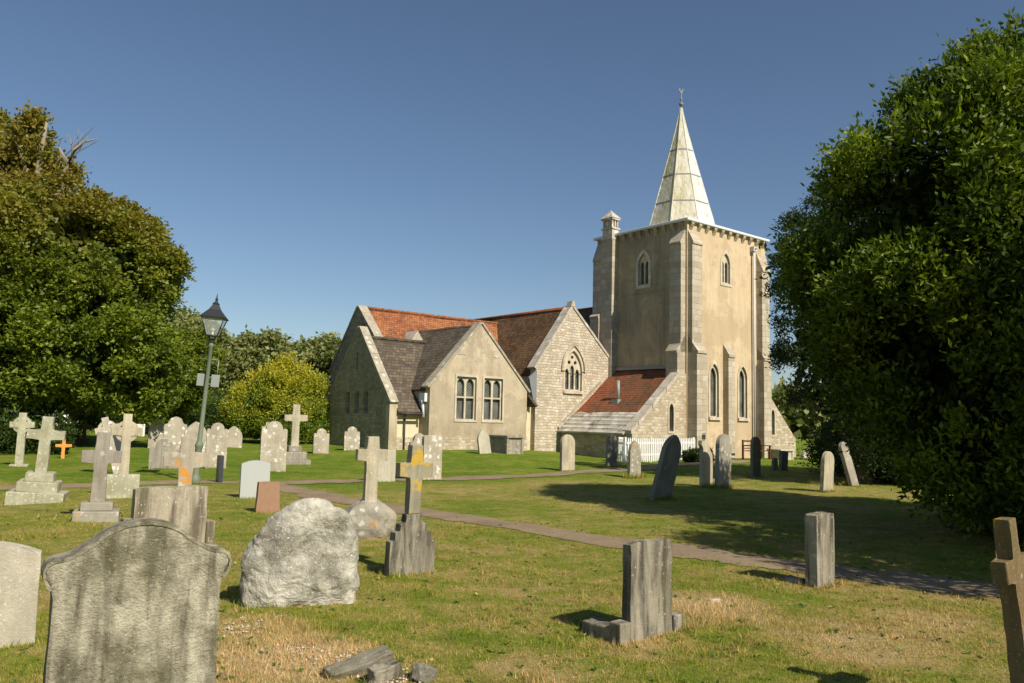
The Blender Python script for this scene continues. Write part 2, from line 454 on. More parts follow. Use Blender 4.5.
def m_path():
    t = NT('path'); tc = t.n('ShaderNodeTexCoord'); v = tc.outputs['Object']
    c = t.ramp(t.noise(v, 1.6, 6, 0.65), [(0.3, (0.17, 0.125, 0.08)), (0.7, (0.31, 0.235, 0.15))])
    c = t.mix(t.ramp(t.noise(v, 35, 4, 0.8), [(0.4, 0.0), (0.7, 0.6)]), c, (0.38, 0.31, 0.21))
    c = t.mix(t.math('MULTIPLY', t.ramp(t.noise(v, 5, 5, 0.7), [(0.6, 0.0), (0.7, 1.0)]), 0.5), c, (0.12, 0.12, 0.03))
    t.principled(c, 0.95, t.bump(t.noise(v, 60, 4, 0.8), 0.6, 0.02), 0.1)
    return t.m

M = {}
M['lawn'] = m_ground(); M['blade'] = m_blade(); M['path'] = m_path()
M['g_old'] = m_grave('old_grey_stone', (0.52,0.485,0.37), dark=(0.09,0.08,0.05), darkamt=0.75, pale=(0.66,0.63,0.52), paleamt=0.0, streak=0.85, green=0.35, orange=0.0, spot=60, bump=0.9)
M['g_slab'] = m_grave('streaked_slab_stone', (0.29,0.265,0.205), dark=(0.075,0.068,0.053), darkamt=0.3, pale=(0.44,0.40,0.30), paleamt=0.05, streak=0.95, green=0.3, spot=40)
M['g_slabp'] = m_grave('brown_streaked_slab', (0.42,0.375,0.28), dark=(0.12,0.10,0.07), darkamt=0.4, pale=(0.6,0.55,0.42), paleamt=0.1, streak=0.9, green=0.3, spot=40)
M['g_pale'] = m_grave('pale_stone', (0.50,0.46,0.37), dark=(0.22,0.20,0.15), darkamt=0.2, pale=(0.66,0.63,0.55), paleamt=0.12, streak=0.25, green=0.12, spot=50)
M['g_cream'] = m_grave('cream_cross_stone', (0.48,0.43,0.32), dark=(0.2,0.18,0.12), darkamt=0.2, pale=(0.6,0.56,0.45), paleamt=0.1, streak=0.4, green=0.2, spot=40)
M['g_mott'] = m_grave('mottled_lichen_stone', (0.43,0.385,0.30), dark=(0.2,0.17,0.12), darkamt=0.3, pale=(0.78,0.76,0.72), paleamt=0.45, streak=0.2, green=0.1, spot=7)
M['g_rock'] = m_grave('rough_granite', (0.60,0.575,0.485), dark=(0.17,0.16,0.125), darkamt=0.8, pale=(0.66,0.64,0.57), paleamt=0.2, streak=0.1, green=0.12, spot=50, bump=1.0)
M['g_green'] = m_grave('lichen_green_stone', (0.40,0.39,0.28), dark=(0.17,0.17,0.11), darkamt=0.35, pale=(0.6,0.58,0.48), paleamt=0.35, streak=0.2, green=0.5, spot=18)
M['g_grey'] = m_grave('grey_stone', (0.33,0.30,0.25), dark=(0.13,0.12,0.10), darkamt=0.3, pale=(0.5,0.48,0.42), paleamt=0.2, streak=0.4, green=0.15)
M['g_dark'] = m_grave('dark_weathered_stone', (0.26,0.25,0.20), dark=(0.10,0.10,0.08), darkamt=0.4, pale=(0.3,0.3,0.26), paleamt=0.15, streak=0.3, green=0.3)
M['g_orange'] = m_grave('orange_lichen_stone', (0.42,0.37,0.29), dark=(0.16,0.14,0.1), darkamt=0.25, pale=(0.55,0.5,0.42), paleamt=0.2, orange=0.38, streak=0.3, green=0.1)
M['g_yellow'] = m_grave('yellow_lichen_stone', (0.32,0.295,0.21), dark=(0.08,0.075,0.05), darkamt=0.3, pale=(0.4,0.38,0.3), paleamt=0.1, orange=0.55, streak=0.3, green=0.3, ocol=(0.52,0.34,0.04))
M['g_fleck'] = m_grave('lightly_orange_flecked_stone', (0.34,0.32,0.26), dark=(0.14,0.13,0.10), darkamt=0.4, pale=(0.55,0.53,0.47), paleamt=0.3, orange=0.16, streak=0.2, green=0.25)
M['g_kerb'] = m_grave('orange_spotted_kerb_stone', (0.25,0.23,0.18), dark=(0.09,0.085,0.065), darkamt=0.4, pale=(0.42,0.40,0.34), paleamt=0.12, orange=0.3, streak=0.2, green=0.4, spot=40, bump=0.9)
M['g_rust'] = m_grave('brown_lichen_stone', (0.20,0.14,0.07), dark=(0.07,0.06,0.035), darkamt=0.5, pale=(0.6,0.58,0.52), paleamt=0.1, orange=0.25, streak=0.4, green=0.4, ocol=(0.38,0.26,0.05))
M['g_modern'] = m_plain('honed_pale_granite', (0.42,0.445,0.435), 0.6, 0.3, 0, 0.05, 40)
M['g_black'] = m_plain('polished_dark_granite', (0.045,0.05,0.065), 0.3, 0.5, 0, 0.2, 40)
M['g_red'] = m_plain('red_sandstone', (0.33,0.20,0.13), 0.9, 0.2, 0, 0.2, 14, 0.5)
M['wood_or'] = m_plain('varnished_orange_wood', (0.62,0.30,0.07), 0.6, 0.3, 0, 0.2, 10)
M['wood_red'] = m_plain('dark_red_brown_wood', (0.13,0.04,0.025), 0.55, 0.4, 0, 0.3, 12)
M['white'] = m_plain('white_paint', (0.78,0.79,0.78), 0.5, 0.4, 0, 0.06, 8)
M['white_st'] = m_plain('white_marble', (0.7,0.7,0.68), 0.6, 0.3, 0, 0.12, 8)
M['black'] = m_plain('black_iron', (0.025,0.028,0.032), 0.4, 0.5, 0, 0.2, 12)
M['postgreen'] = m_plain('faded_green_iron', (0.15,0.185,0.125), 0.6, 0.35, 0, 0.15, 12, 0.2)
M['signgrey'] = m_plain('pale_grey_metal', (0.27,0.30,0.28), 0.4, 0.4, 0, 0.1, 12)
M['lead'] = m_plain('lead_sheet', (0.20,0.215,0.23), 0.5, 0.45, 0, 0.2, 3, 0.2)
M['leadw'] = m_plain('weathered_white_lead', (0.66,0.69,0.72), 0.5, 0.4, 0, 0.12, 3, 0.2)
M['pipe_w'] = m_plain('grey_painted_pipe', (0.5,0.5,0.5), 0.5, 0.4)
M['pipe_d'] = m_plain('dark_pipe', (0.06,0.045,0.04), 0.6, 0.3)

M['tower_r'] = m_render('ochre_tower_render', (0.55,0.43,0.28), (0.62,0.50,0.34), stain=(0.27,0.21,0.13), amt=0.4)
M['tower_l'] = m_render('shaded_tower_render', (0.36,0.315,0.225), (0.50,0.40,0.24), stain=(0.19,0.17,0.13), amt=0.85, streak_top=[(10.9,1.3,0.5),(6.5,2.2,0.5)])  # tower render with the left face's shade mixed in, plus stains and streaks
M['cream_r'] = m_render('sandy_gable_render', (0.47,0.40,0.285), (0.56,0.48,0.36), stain=(0.25,0.20,0.13), amt=0.6, bump=0.7, streak_top=[(0.9,0.8,0.5)])
M['cream2'] = m_render('smooth_cream_render', (0.66,0.58,0.40), (0.70,0.62,0.44), stain=(0.4,0.34,0.22), amt=0.2, bump=0.1)
M['ashlar'] = m_rubble('pale_coursed_limestone', [(0.43,0.36,0.265),(0.56,0.485,0.37),(0.70,0.64,0.52)], (0.42,0.36,0.27), 0.13, 0.27, dark=0.45, bump=0.9, darkcol=(0.26,0.235,0.185))
M['rake'] = m_rubble('warm_rubble_stone', [(0.34,0.28,0.19),(0.46,0.39,0.28),(0.60,0.54,0.42)], (0.42,0.35,0.25), 0.13, 0.25, dark=0.25, darkcol=(0.24,0.21,0.15))
M['buttress'] = m_rubble('buttress_ashlar', [(0.36,0.32,0.25),(0.46,0.40,0.30),(0.55,0.50,0.40)], (0.36,0.31,0.23), 0.28, 0.5, dark=0.35, darkcol=(0.2,0.185,0.15))
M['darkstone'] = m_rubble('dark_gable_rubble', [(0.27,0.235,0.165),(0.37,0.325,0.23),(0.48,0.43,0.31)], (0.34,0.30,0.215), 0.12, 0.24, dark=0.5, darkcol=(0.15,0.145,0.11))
M['coping'] = m_grave('coping_stone', (0.40,0.36,0.28), dark=(0.17,0.155,0.12), darkamt=0.35, pale=(0.62,0.59,0.52), paleamt=0.3, streak=0.2, green=0.15, spot=4)
M['copingp'] = m_grave('pale_coping_stone', (0.50,0.45,0.37), dark=(0.25,0.23,0.18), darkamt=0.3, pale=(0.72,0.70,0.65), paleamt=0.4, streak=0.2, green=0.1, spot=3)
M['dress'] = m_grave('dressed_window_stone', (0.55,0.49,0.37), dark=(0.25,0.22,0.16), darkamt=0.2, pale=(0.66,0.62,0.52), paleamt=0.2, streak=0.2, green=0.05, spot=4)
M['t_brown_v'] = m_tiles('brown_tiles_nave', [(0.25,(0.045,0.028,0.015)),(0.55,(0.10,0.058,0.028)),(0.85,(0.17,0.10,0.05))], 'v', moss=0.35)
M['t_grey_u'] = m_tiles('grey_brown_tiles', [(0.25,(0.06,0.048,0.036)),(0.55,(0.10,0.082,0.062)),(0.85,(0.17,0.14,0.10))], 'u', moss=0.35, orange=0.12)
M['t_grey_v'] = m_tiles('grey_brown_tiles_wing', [(0.25,(0.05,0.042,0.03)),(0.55,(0.09,0.075,0.052)),(0.85,(0.15,0.125,0.09))], 'v', moss=0.35)
M['t_red_u'] = m_tiles('red_tiles_chancel', [(0.25,(0.14,0.055,0.03)),(0.55,(0.27,0.095,0.045)),(0.85,(0.40,0.17,0.07))], 'u', row=0.11, wid=0.14, moss=0.6, orange=0.6)
M['t_red_v'] = m_tiles('red_tiles_porch', [(0.3,(0.10,0.055,0.03)),(0.55,(0.15,0.075,0.04)),(0.8,(0.24,0.08,0.038)),(0.98,(0.34,0.095,0.04))], 'v', row=0.11, wid=0.14, moss=0.55, ramp_by=(1, 2.6, 4.6, 0.25))  # ramp_by colours the lean-to: sunlit red at one end, shaded brown at the other
M['t_stone'] = m_tiles('stone_slates', [(0.2,(0.24,0.22,0.18)),(0.5,(0.40,0.37,0.31)),(0.85,(0.58,0.55,0.48))], 'v', row=0.178, wid=0.45, moss=0.7, bump=1.0)

def m_glass():
    t = NT('leaded_glass'); w, v, z = wall_coord(t, 'uv')
    s = t.n('ShaderNodeSeparateXYZ'); t.l(w, s.inputs[0])
    a = t.math('FRACT', t.math('MULTIPLY', t.math('ADD', s.outputs[0], s.outputs[1]), 7.5)); b = t.math('FRACT', t.math('MULTIPLY', t.math('SUBTRACT', s.outputs[0], s.outputs[1]), 7.5))
    ln = t.math('MAXIMUM', t.math('LESS_THAN', a, 0.16), t.math('LESS_THAN', b, 0.16))
    c = t.mix(ln, t.ramp(t.noise(v, 2.0, 3, 0.5), [(0.35, (0.03,0.036,0.034)), (0.7, (0.16,0.17,0.15))]), (0.22, 0.23, 0.21))
    t.principled(c, 0.25, t.bump(t.noise(v, 7, 2, 0.5), 0.25, 0.02), 0.5)
    return t.m
M['glass'] = m_glass()
def m_spire():
    t = NT('spire_lead'); tc = t.n('ShaderNodeTexCoord'); v = tc.outputs['Object']
    c = t.mix(t.ramp(t.noise(t.scale(v, (1.5,1.5,0.3)), 1.4, 6, 0.65), [(0.35, 0.0), (0.65, 1.0)]), (0.60, 0.585, 0.52), (0.74, 0.74, 0.71))
    s = t.n('ShaderNodeSeparateXYZ'); t.l(v, s.inputs[0])
    # ochre tint, stronger towards one side of the spire
    side = t.n('ShaderNodeMapRange'); t.l(t.math('SUBTRACT', s.outputs[0], t.math('MULTIPLY', s.outputs[1], 0.5)), side.inputs[0]); side.inputs[1].default_value = 0.55; side.inputs[2].default_value = -0.5
    ln = t.math('MULTIPLY', side.outputs[0], t.ramp(t.noise(t.scale(v, (2,2,0.4)), 1.5, 6, 0.7), [(0.35, 0.2), (0.62, 1.0)]))
    c = t.mix(t.math('MULTIPLY', ln, 0.85), c, (0.38, 0.33, 0.14))
    c = t.mix(t.math('MULTIPLY', t.ramp(t.noise(t.scale(v, (3,3,0.3)), 2.5, 5, 0.7), [(0.52, 0.0), (0.66, 1.0)]), 0.55), c, (0.14, 0.135, 0.09))
    t.principled(c, 0.55, t.bump(t.noise(v, 2.2, 5, 0.65), 0.7, 0.08), 0.35)
    return t.m
M['spire'] = m_spire()
def m_bark():
    t = NT('bark'); v = t.objvec()
    c = t.ramp(t.noise(t.scale(v, (3,3,0.6)), 3, 6, 0.7), [(0.3, (0.05,0.042,0.03)), (0.7, (0.16,0.135,0.10))])
    t.principled(c, 0.95, t.bump(t.noise(t.scale(v, (4,4,0.8)), 5, 5, 0.7), 0.8, 0.05), 0.1); return t.m
M['bark'] = m_bark()
M['deadwood'] = m_plain('bleached_dead_wood', (0.26,0.225,0.17), 0.9, 0.1, 0, 0.3, 3)
M['lf_bay'] = m_leaf('bay_leaves', [(0.022,0.040,0.005),(0.085,0.13,0.010),(0.30,0.36,0.026)], 0.28, 0.9, rough=0.5, spec=0.2)
M['lf_yew'] = m_leaf('yew_needles', [(0.018,0.034,0.010),(0.03,0.055,0.014),(0.05,0.08,0.018)], 0.12, 0.9, rough=0.6)
M['lf_left'] = m_leaf('sycamore_leaves', [(0.045,0.075,0.008),(0.14,0.19,0.015),(0.28,0.32,0.03)], 0.30, 0.5, ext=[(5.0, 9.5, (0.24,0.165,0.026), 0.8)])
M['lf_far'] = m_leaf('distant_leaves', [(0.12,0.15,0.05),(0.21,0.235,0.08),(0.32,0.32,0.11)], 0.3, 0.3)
M['lf_yel'] = m_leaf('golden_conifer', [(0.03,0.07,0.008),(0.12,0.19,0.014),(0.55,0.50,0.03)], 0.2, 1.2, ext=[(1.0, 3.4, (0.75,0.62,0.04), 0.6)])
M['lf_hedge'] = m_leaf('hedge_leaves', [(0.025,0.045,0.008),(0.045,0.08,0.012),(0.08,0.12,0.018)], 0.2, 0.6)
M['lf_weed'] = m_leaf('weed_leaves', [(0.04,0.09,0.01),(0.08,0.15,0.015),(0.13,0.2,0.02)], 0.2, 3.0)
M['lf_dry'] = m_leaf('dry_leaves', [(0.16,0.09,0.03),(0.30,0.18,0.07),(0.45,0.32,0.15)], 0.2, 3.0)
M['lf_core'] = m_plain('shaded_twigs', (0.018,0.022,0.010), 1.0, 0.0)

# ------------------------------------------------------------------ ground
def build_ground():
    xs = np.concatenate([np.linspace(-1500, -60, 14)[:-1], np.linspace(-60, -14, 24)[:-1], np.linspace(-14, 14, 141), np.linspace(14, 60, 24)[1:], np.linspace(60, 1500, 14)[1:]])
    ys = np.concatenate([np.linspace(-300, -3, 8)[:-1], np.linspace(-3, 26, 146), np.linspace(26, 70, 45)[1:], np.linspace(70, 2500, 16)[1:]])
    X, Y = np.meshgrid(xs, ys)
    Z = terr(X, Y)
    nx, ny = len(xs), len(ys)
    co = np.stack([X, Y, Z], -1).reshape(-1, 3)
    i = np.arange(nx-1)[None, :] + np.arange(ny-1)[:, None]*nx
    fc = np.stack([i, i+1, i+nx+1, i+nx], -1).reshape(-1, 4)
    me = bpy.data.meshes.new('ground')
    me.from_pydata(co.tolist(), [], fc.tolist())
    me.polygons.foreach_set('use_smooth', [True]*len(me.polygons))
    o = link_mesh('ground', me, M['lawn']); tag(o, kind='structure')
build_ground()

def catmull(pts, n=10):
    P = [pts[0]] + list(pts) + [pts[-1]]
    out = []
    for i in range(1, len(P)-2):
        p0, p1, p2, p3 = [np.array(P[j], float) for j in (i-1, i, i+1, i+2)]
        for k in range(n):
            t = k/n
            out.append(0.5*((2*p1)+(-p0+p2)*t+(2*p0-5*p1+4*p2-p3)*t*t+(-p0+3*p1-3*p2+p3)*t**3))
    out.append(np.array(P[-2], float)); return np.array(out)

PATHS = []
def build_path(name, pts, width, lift):
    c = catmull(pts, 14)
    PATHS.append((c, width))
    tg = np.gradient(c, axis=0); tg /= np.linalg.norm(tg, axis=1)[:, None]
    nr = np.stack([-tg[:, 1], tg[:, 0]], -1)
    K = 7; V = []; F = []
    for i, p in enumerate(c):
        for k in range(K):
            s = (k/(K-1)-0.5)
            w = width*(1 + 0.10*math.sin(i*0.9+1) + 0.07*math.sin(i*2.3) if k in (0, K-1) else width/width)
            q = p + nr[i]*s*(w if k in (0, K-1) else width)
            if k in (0, K-1): q = p + nr[i]*s*width*(1 + 0.10*math.sin(i*0.9+k) + 0.07*math.sin(i*2.7+k) + 0.10*random.uniform(-1, 1))
            V.append((q[0], q[1], tz(q[0], q[1]) + lift + 0.012*(1-abs(2*s)**3)))
    for i in range(len(c)-1):
        for k in range(K-1):
            a = i*K+k; F.append((a, a+1, a+K+1, a+K))
    me = bpy.data.meshes.new(name); me.from_pydata(V, [], F)
    me.polygons.foreach_set('use_smooth', [True]*len(me.polygons))
    tag(link_mesh(name, me, M['path']), kind='structure')
build_path('path', [(-24, 14.2), (-16, 14.6), (-10.2, 15.9), (-8.6, 17.5), (-7.2, 18.5), (-5.6, 18.3), (-4.4, 17.0), (-3.2, 15.4), (-0.9, 13.2), (0.5, 11.75), (2.1, 10.3), (3.4, 9.25), (5.1, 8.2), (8, 6.7), (14, 4.6)], 0.78, 0.008)
build_path('path', [(-6.0, 18.2), (-4.4, 19.5), (-2.9, 20.4), (-1.3, 21.4), (0.92, 23.6), (3.6, 26.8), (5.4, 29.4), (7.6, 32.4), (11.0, 36.6)], 0.95, 0.014)

# ------------------------------------------------------------------ church
CH = empty('parish_church', (8.1, 36.7, 0.0), R(39.0), 'stone parish church with square tower, pale spire and steep gabled wings', 'church')
FV = lambda v0: (lambda a, z, d: (a, v0 + d, z))       # wall facing -v, a runs along u
FU = lambda u0: (lambda a, z, d: (u0 + d, a, z))       # wall facing -u, a runs along v

def lancet(c, w, z0, z1, n=7, sharp=1.0):
    """pointed arch outline; springing so the arcs are struck from the opposite jambs"""
    h = w*0.866*sharp; zs = z1 - h; hw = w/2
    pts = [(c-hw, z0), (c+hw, z0), (c+hw, zs)]
    for i in range(1, n):
        a = math.pi/3*i/n
        pts.append((c-hw+w*math.cos(a), zs+w*math.sin(a)*sharp))
    pts.append((c, z1))
    for i in range(n-1, 0, -1):
        a = math.pi/3*i/n
        pts.append((c+hw-w*math.cos(a), zs+w*math.sin(a)*sharp))
    pts.append((c-hw, zs))
    return pts
def rect(a0, a1, z0, z1): return [(a0, z0), (a1, z0), (a1, z1), (a0, z1)]
def circ(c, z, r, n=10): return [(c+r*math.cos(2*math.pi*i/n), z+r*math.sin(2*math.pi*i/n)) for i in range(n)]

def make_window(outer, lights, F, deep=0.22, surround=0.12, sill=None, name='window', bigger=None):
    """frame (a proud ring), tracery plate with holes, dark leaded glass behind"""
    root = bpy.data.objects.new(name, None); COL.objects.link(root); root.parent = CH
    if bigger:
        b = MB(); b.plate(bigger, [outer], -0.035, 0.06, F); b.build('window_frame', M['dress'], root)
    if lights:
        b = MB(); b.plate(outer, lights, 0.08, 0.16, F); b.build('tracery', M['dress'], root)
    a0 = min(p[0] for p in outer); a1 = max(p[0] for p in outer)
    z0 = min(p[1] for p in outer); z1 = max(p[1] for p in outer)
    b = MB(); b.face([F(a0-0.05, z0-0.05, deep), F(a1+0.05, z0-0.05, deep), F(a1+0.05, z1+0.05, deep), F(a0-0.05, z1+0.05, deep)])
    b.build('glass_pane', M['glass'], root)
    if sill:
        b = MB(); b.prism([(a0-sill, z0-0.14), (a1+sill, z0-0.14), (a1+sill, z0), (a0-sill, z0)], -0.1, 0.08, mapf=F); b.build('sill', M['dress'], root)
    return root

def wall(name, poly, holes, F, mat, th=0.4):
    b = MB(); b.plate(poly, holes, 0.0, th, F); return b.build(name, mat, CH)
def roof(name, q, th, mat, nrm_out):
    """quad slab, thickness towards -normal"""
    b = MB(); n = Vector(nrm_out).normalized()*-th
    top = [Vector(p) for p in q]; bot = [p + n for p in top]
    b.face(top); b.face(bot[::-1])
    for i in range(4):
        j = (i+1) % 4; b.face([top[j], top[i], bot[i], bot[j]])
    return b
def roof_panel(name, q, th, mat, nrm):
    b = roof(name, q, th, mat, nrm)
    # subdivide and let old roofs sag slightly
    bmesh.ops.remove_doubles(b.bm, verts=b.bm.verts, dist=0.0005)
    bmesh.ops.subdivide_edges(b.bm, edges=b.bm.edges[:], cuts=7, use_grid_fill=True)
    for v in b.bm.verts:
        v.co.z += 0.07*noise.noise(v.co*0.5) + 0.03*noise.noise(v.co*1.9)
    return b.build(name, mat, CH)

# --- tower: u 0..6.35, v 0..5.9
TW, TD, TH = 6.35, 5.9, 11.1
b1 = lancet(2.98, 0.62, 8.5, 10.0); l1 = lancet(2.05, 0.66, 1.95, 4.5); l2 = lancet(4.35, 0.66, 1.95, 4.5)
bL = lancet(2.68, 0.66, 8.35, 9.95)
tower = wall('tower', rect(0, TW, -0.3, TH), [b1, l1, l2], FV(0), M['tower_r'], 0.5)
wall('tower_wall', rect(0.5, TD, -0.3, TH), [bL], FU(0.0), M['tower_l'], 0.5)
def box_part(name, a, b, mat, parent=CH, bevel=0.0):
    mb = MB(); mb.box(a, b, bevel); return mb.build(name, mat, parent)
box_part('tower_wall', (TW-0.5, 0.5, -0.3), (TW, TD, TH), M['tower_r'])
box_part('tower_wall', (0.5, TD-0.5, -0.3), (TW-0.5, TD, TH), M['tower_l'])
box_part('string_course', (-0.04, 0.8, 7.94), (0.0, 4.4, 8.0), M['tower_l'])
# belfry windows with two lights
make_window(b1, [lancet(2.98-0.15, 0.22, 8.56, 9.6, 4), lancet(2.98+0.15, 0.22, 8.56, 9.6, 4)], FV(0), bigger=lancet(2.98, 0.92, 8.36, 10.18), name='belfry_window')
make_window(bL, [lancet(2.68-0.16, 0.24, 8.42, 9.55, 4), lancet(2.68+0.16, 0.24, 8.42, 9.55, 4)], FU(0), bigger=lancet(2.68, 0.98, 8.2, 10.15), name='belfry_window')
make_window(l1, [lancet(2.05, 0.5, 2.0, 4.32)], FV(0), bigger=lancet(2.05, 0.9, 1.85, 4.68), sill=0.12, name='lancet_window')
make_window(l2, [lancet(4.35, 0.5, 2.0, 4.32)], FV(0), bigger=lancet(4.35, 0.9, 1.85, 4.68), sill=0.12, name='lancet_window')

def buttress(F, a0, a1, steps, name='buttress', mat=None):
    """steps: list of (z_bottom, z_top_of_face, projection, weathering height)"""
    b = MB()
    for (z0, z1, pr, wh) in steps:
        prof = [(0.0, z0), (-pr, z0), (-pr, z1), (-pr-0.05, z1), (-pr-0.05, z1+0.10), (-0.0, z1+0.10+wh)]
        # extrude the side profile across the width
        vs0 = [b.bm.verts.new(F(a0, z, d)) for d, z in prof]; vs1 = [b.bm.verts.new(F(a1, z, d)) for d, z in prof]
        b.bm.faces.new(vs0); b.bm.faces.new(vs1[::-1])
        for i in range(len(prof)):
            j = (i+1) % len(prof); b.bm.faces.new([vs0[j], vs0[i], vs1[i], vs1[j]])
    o = b.build(name, mat or M['buttress'], CH, weld=False)
    return o
buttress(FV(0), 0.05, 0.78, [(-0.3, 4.85, 0.55, 0.75), (4.9, 10.0, 0.27, 0.6)])
buttress(FU(0), 0.10, 0.78, [(3.2, 4.85, 0.55, 0.75), (4.9, 10.0, 0.32, 0.6)])
buttress(FV(0), 2.75, 3.25, [(-0.3, 4.85, 0.32, 0.55)])
buttress(FV(0), 5.55, 6.2, [(-0.3, 4.85, 0.42, 0.6), (4.9, 9.4, 0.34, 0.9)])
buttress((lambda a, z, d: (TW - d, a, z)), 0.1, 0.78, [(3.2, 4.85, 0.55, 0.75), (4.9, 10.0, 0.32, 0.6)])
buttress(FU(0), 5.25, 5.88, [(-0.3, 6.9, 0.5, 0.5), (6.95, 9.9, 0.32, 0.9)])
# stair turret shaft with chimney-like lantern
tu = box_part('turret', (-0.42, 4.42, -0.3), (0.1, 5.2, 10.9), M['buttress'])
mb = MB(); mb.box((-0.47, 4.4, 10.9), (0.15, 5.22, 11.0)); mb.box((-0.40, 4.47, 11.0), (0.08, 5.15, 11.45)); mb.box((-0.46, 4.41, 11.45), (0.14, 5.21, 11.53))
for (x, y) in [(-0.38, 4.49), (-0.19, 4.49), (0.0, 4.49), (-0.38, 5.07), (-0.19, 5.07), (0.0, 5.07), (-0.38, 4.78), (0.0, 4.78)]:
    mb.box((x, y, 11.53), (x+0.07, y+0.07, 11.95))
mb.box((-0.31, 4.56, 11.53), (0.0, 5.06, 11.95))
mb.box((-0.46, 4.41, 11.95), (0.14, 5.21, 12.03))
c0 = [(-0.5, 4.37, 12.03), (0.18, 4.37, 12.03), (0.18, 5.25, 12.03), (-0.5, 5.25, 12.03)]; ap = (-0.16, 4.81, 12.5)
mb.face(c0[::-1])
for i in range(4): mb.face([c0[i], c0[(i+1) % 4], ap])
mb.build('turret_lantern', M['copingp'], tu, weld=False)
# parapet: corbel table (dark stone stands in for eaves shade) + lead eaves
CP = [(0.0, 10.72), (-0.16, 10.98), (-0.16, 11.1), (0.0, 11.1)]
for i in range(11):
    u = 0.25 + i*(TW-0.5)/10
    mb = MB(); mb.prism(CP, u-0.1, u+0.1, mapf=lambda a, z, d: (d, a, z)); mb.build('corbel', M['darkstone'], tower, weld=False)
for i in range(9):
    v = 0.3 + i*(TD-1.7)/8
    mb = MB(); mb.prism(CP, v-0.1, v+0.1, mapf=lambda a, z, d: (a, d, z)); mb.build('corbel', M['darkstone'], tower, weld=False)
mb = MB(); mb.box((-0.20, -0.20, TH+0.002), (TW+0.14, TD+0.14, TH+0.13), 0.03)
cN = [(-0.15, -0.15, TH+0.133), (TW+0.1, -0.15, TH+0.133), (TW+0.1, TD+0.1, TH+0.133), (-0.15, TD+0.1, TH+0.133)]
for i in range(4): mb.face([cN[i], cN[(i+1) % 4], (TW/2, TD/2, TH+0.75)])
mb.build('lead_eaves', M['leadw'], tower, weld=False)
# spire, octagonal, banded lead
sp = bpy.data.objects.new('spire', None); COL.objects.link(sp); sp.parent = CH; sp.location = (TW/2, TD/2, 0)
mb = MB()
SP = [(1.98, 11.2), (1.86, 11.55), (1.48, 12.9), (1.06, 14.4), (0.64, 15.9), (0.30, 17.2), (0.12, 18.0), (0.06, 18.35)]
mb.lathe(SP, 8, sq=True); mb.build('spire_cone', M['spire'], sp)
for (z, r) in [(12.95, 1.468), (14.45, 1.048), (15.9, 0.643)]:
    mb = MB(); mb.lathe([(r-0.02, z-0.05), (r+0.022, z-0.045), (r+0.018, z+0.02), (r-0.03, z+0.025)], 8, sq=True); mb.build('lead_band', M['lead'], sp)
mb = MB()
for k in range(8):
    a = math.pi/8 + k*math.pi/4
    mb.tube([(math.cos(a)*r, math.sin(a)*r, z) for r, z in SP], [0.03]*6+[0.02, 0.015], 6)
mb.build('lead_roll', M['spire'], sp)
# small louvres at the foot of the spire
def louvre(ang):
    mb = MB(); r = 1.76
    mt = Matrix.Rotation(ang, 4, 'Z') @ Matrix.Translation((r*math.cos(math.pi/8)-0.16, 0, 11.55))
    mb.box((-0.3, -0.22, 0), (0.12, 0.22, 0.44), rot=mt)
    mb.mi = 1; mb.box((0.12, -0.16, 0.05), (0.135, 0.16, 0.37), rot=mt)
    mb.build('louvre', [M['leadw'], M['black']], sp)
for k in range(4): louvre(k*math.pi/2 - math.pi)
mb = MB()
mb.tube([(0, 0, 18.3), (0, 0, 19.25)], [0.05, 0.025], 8)
mb.lathe([(0.02, -0.12), (0.12, -0.04), (0.12, 0.04), (0.02, 0.12)], 10, (0, 0, 18.55))
mb.lathe([(0.02, -0.08), (0.08, 0), (0.02, 0.08)], 10, (0, 0, 18.82))
mb.build('finial', M['lead'], sp)
mb = MB()
rooster = [(-0.26, 0.10), (-0.16, 0.04), (-0.05, -0.04), (0.06, -0.02), (0.12, 0.08), (0.16, 0.2), (0.22, 0.22), (0.14, 0.27), (0.09, 0.22), (0.04, 0.12), (-0.06, 0.10), (-0.12, 0.2), (-0.22, 0.28), (-0.2, 0.18)]
mb.prism([(x*0.9, 19.18+z) for x, z in rooster], -0.015, 0.015)
mb.build('weathercock', M['lead'], sp)
# rainwater pipes
mb = MB(); mb.tube([(5.15, -0.14, 10.5), (5.15, -0.14, 0.0)], [0.055, 0.055], 8); mb.box((5.0, -0.24, 10.4), (5.3, -0.02, 10.65)); mb.build('drainpipe', M['pipe_w'], CH)
mb = MB(); mb.tube([(5.33, -0.08, 4.6), (5.33, -0.08, 0.0)], [0.05, 0.05], 8); mb.build('drainpipe', M['pipe_d'], CH)

# --- lean-to either side of the tower with raking walls
rk = [(-3.62, -0.3), (0.0, -0.3), (0.0, 3.9), (-0.55, 3.9), (-3.62, 1.3)]
sl = lancet(-1.05, 0.3, 1.25, 2.5)
wall('porch_wall', rk, [sl], FV(0.04), M['rake'], 0.42)
make_window(sl, [], FV(0.04), bigger=lancet(-1.05, 0.46, 1.15, 2.64), name='lancet_window')
mb = MB()
for i in range(7):
    a0 = -3.72 + i*0.455; a1 = a0+0.44
    z0 = 1.30 + (a0+3.62)*0.847; z1 = 1.30 + (a1+3.62)*0.847
    mb.prism([(a0, z0-0.12), (a1, z1-0.12), (a1, z1+0.05), (a0, z0+0.05)], 0.0 - 0.02*(i % 2), 0.5)
mb.build('raking_coping', M['copingp'], CH, weld=False)
box_part('porch_wall', (-3.62, 0.46, -0.3), (-3.3, 4.6, 1.15), M['darkstone'])
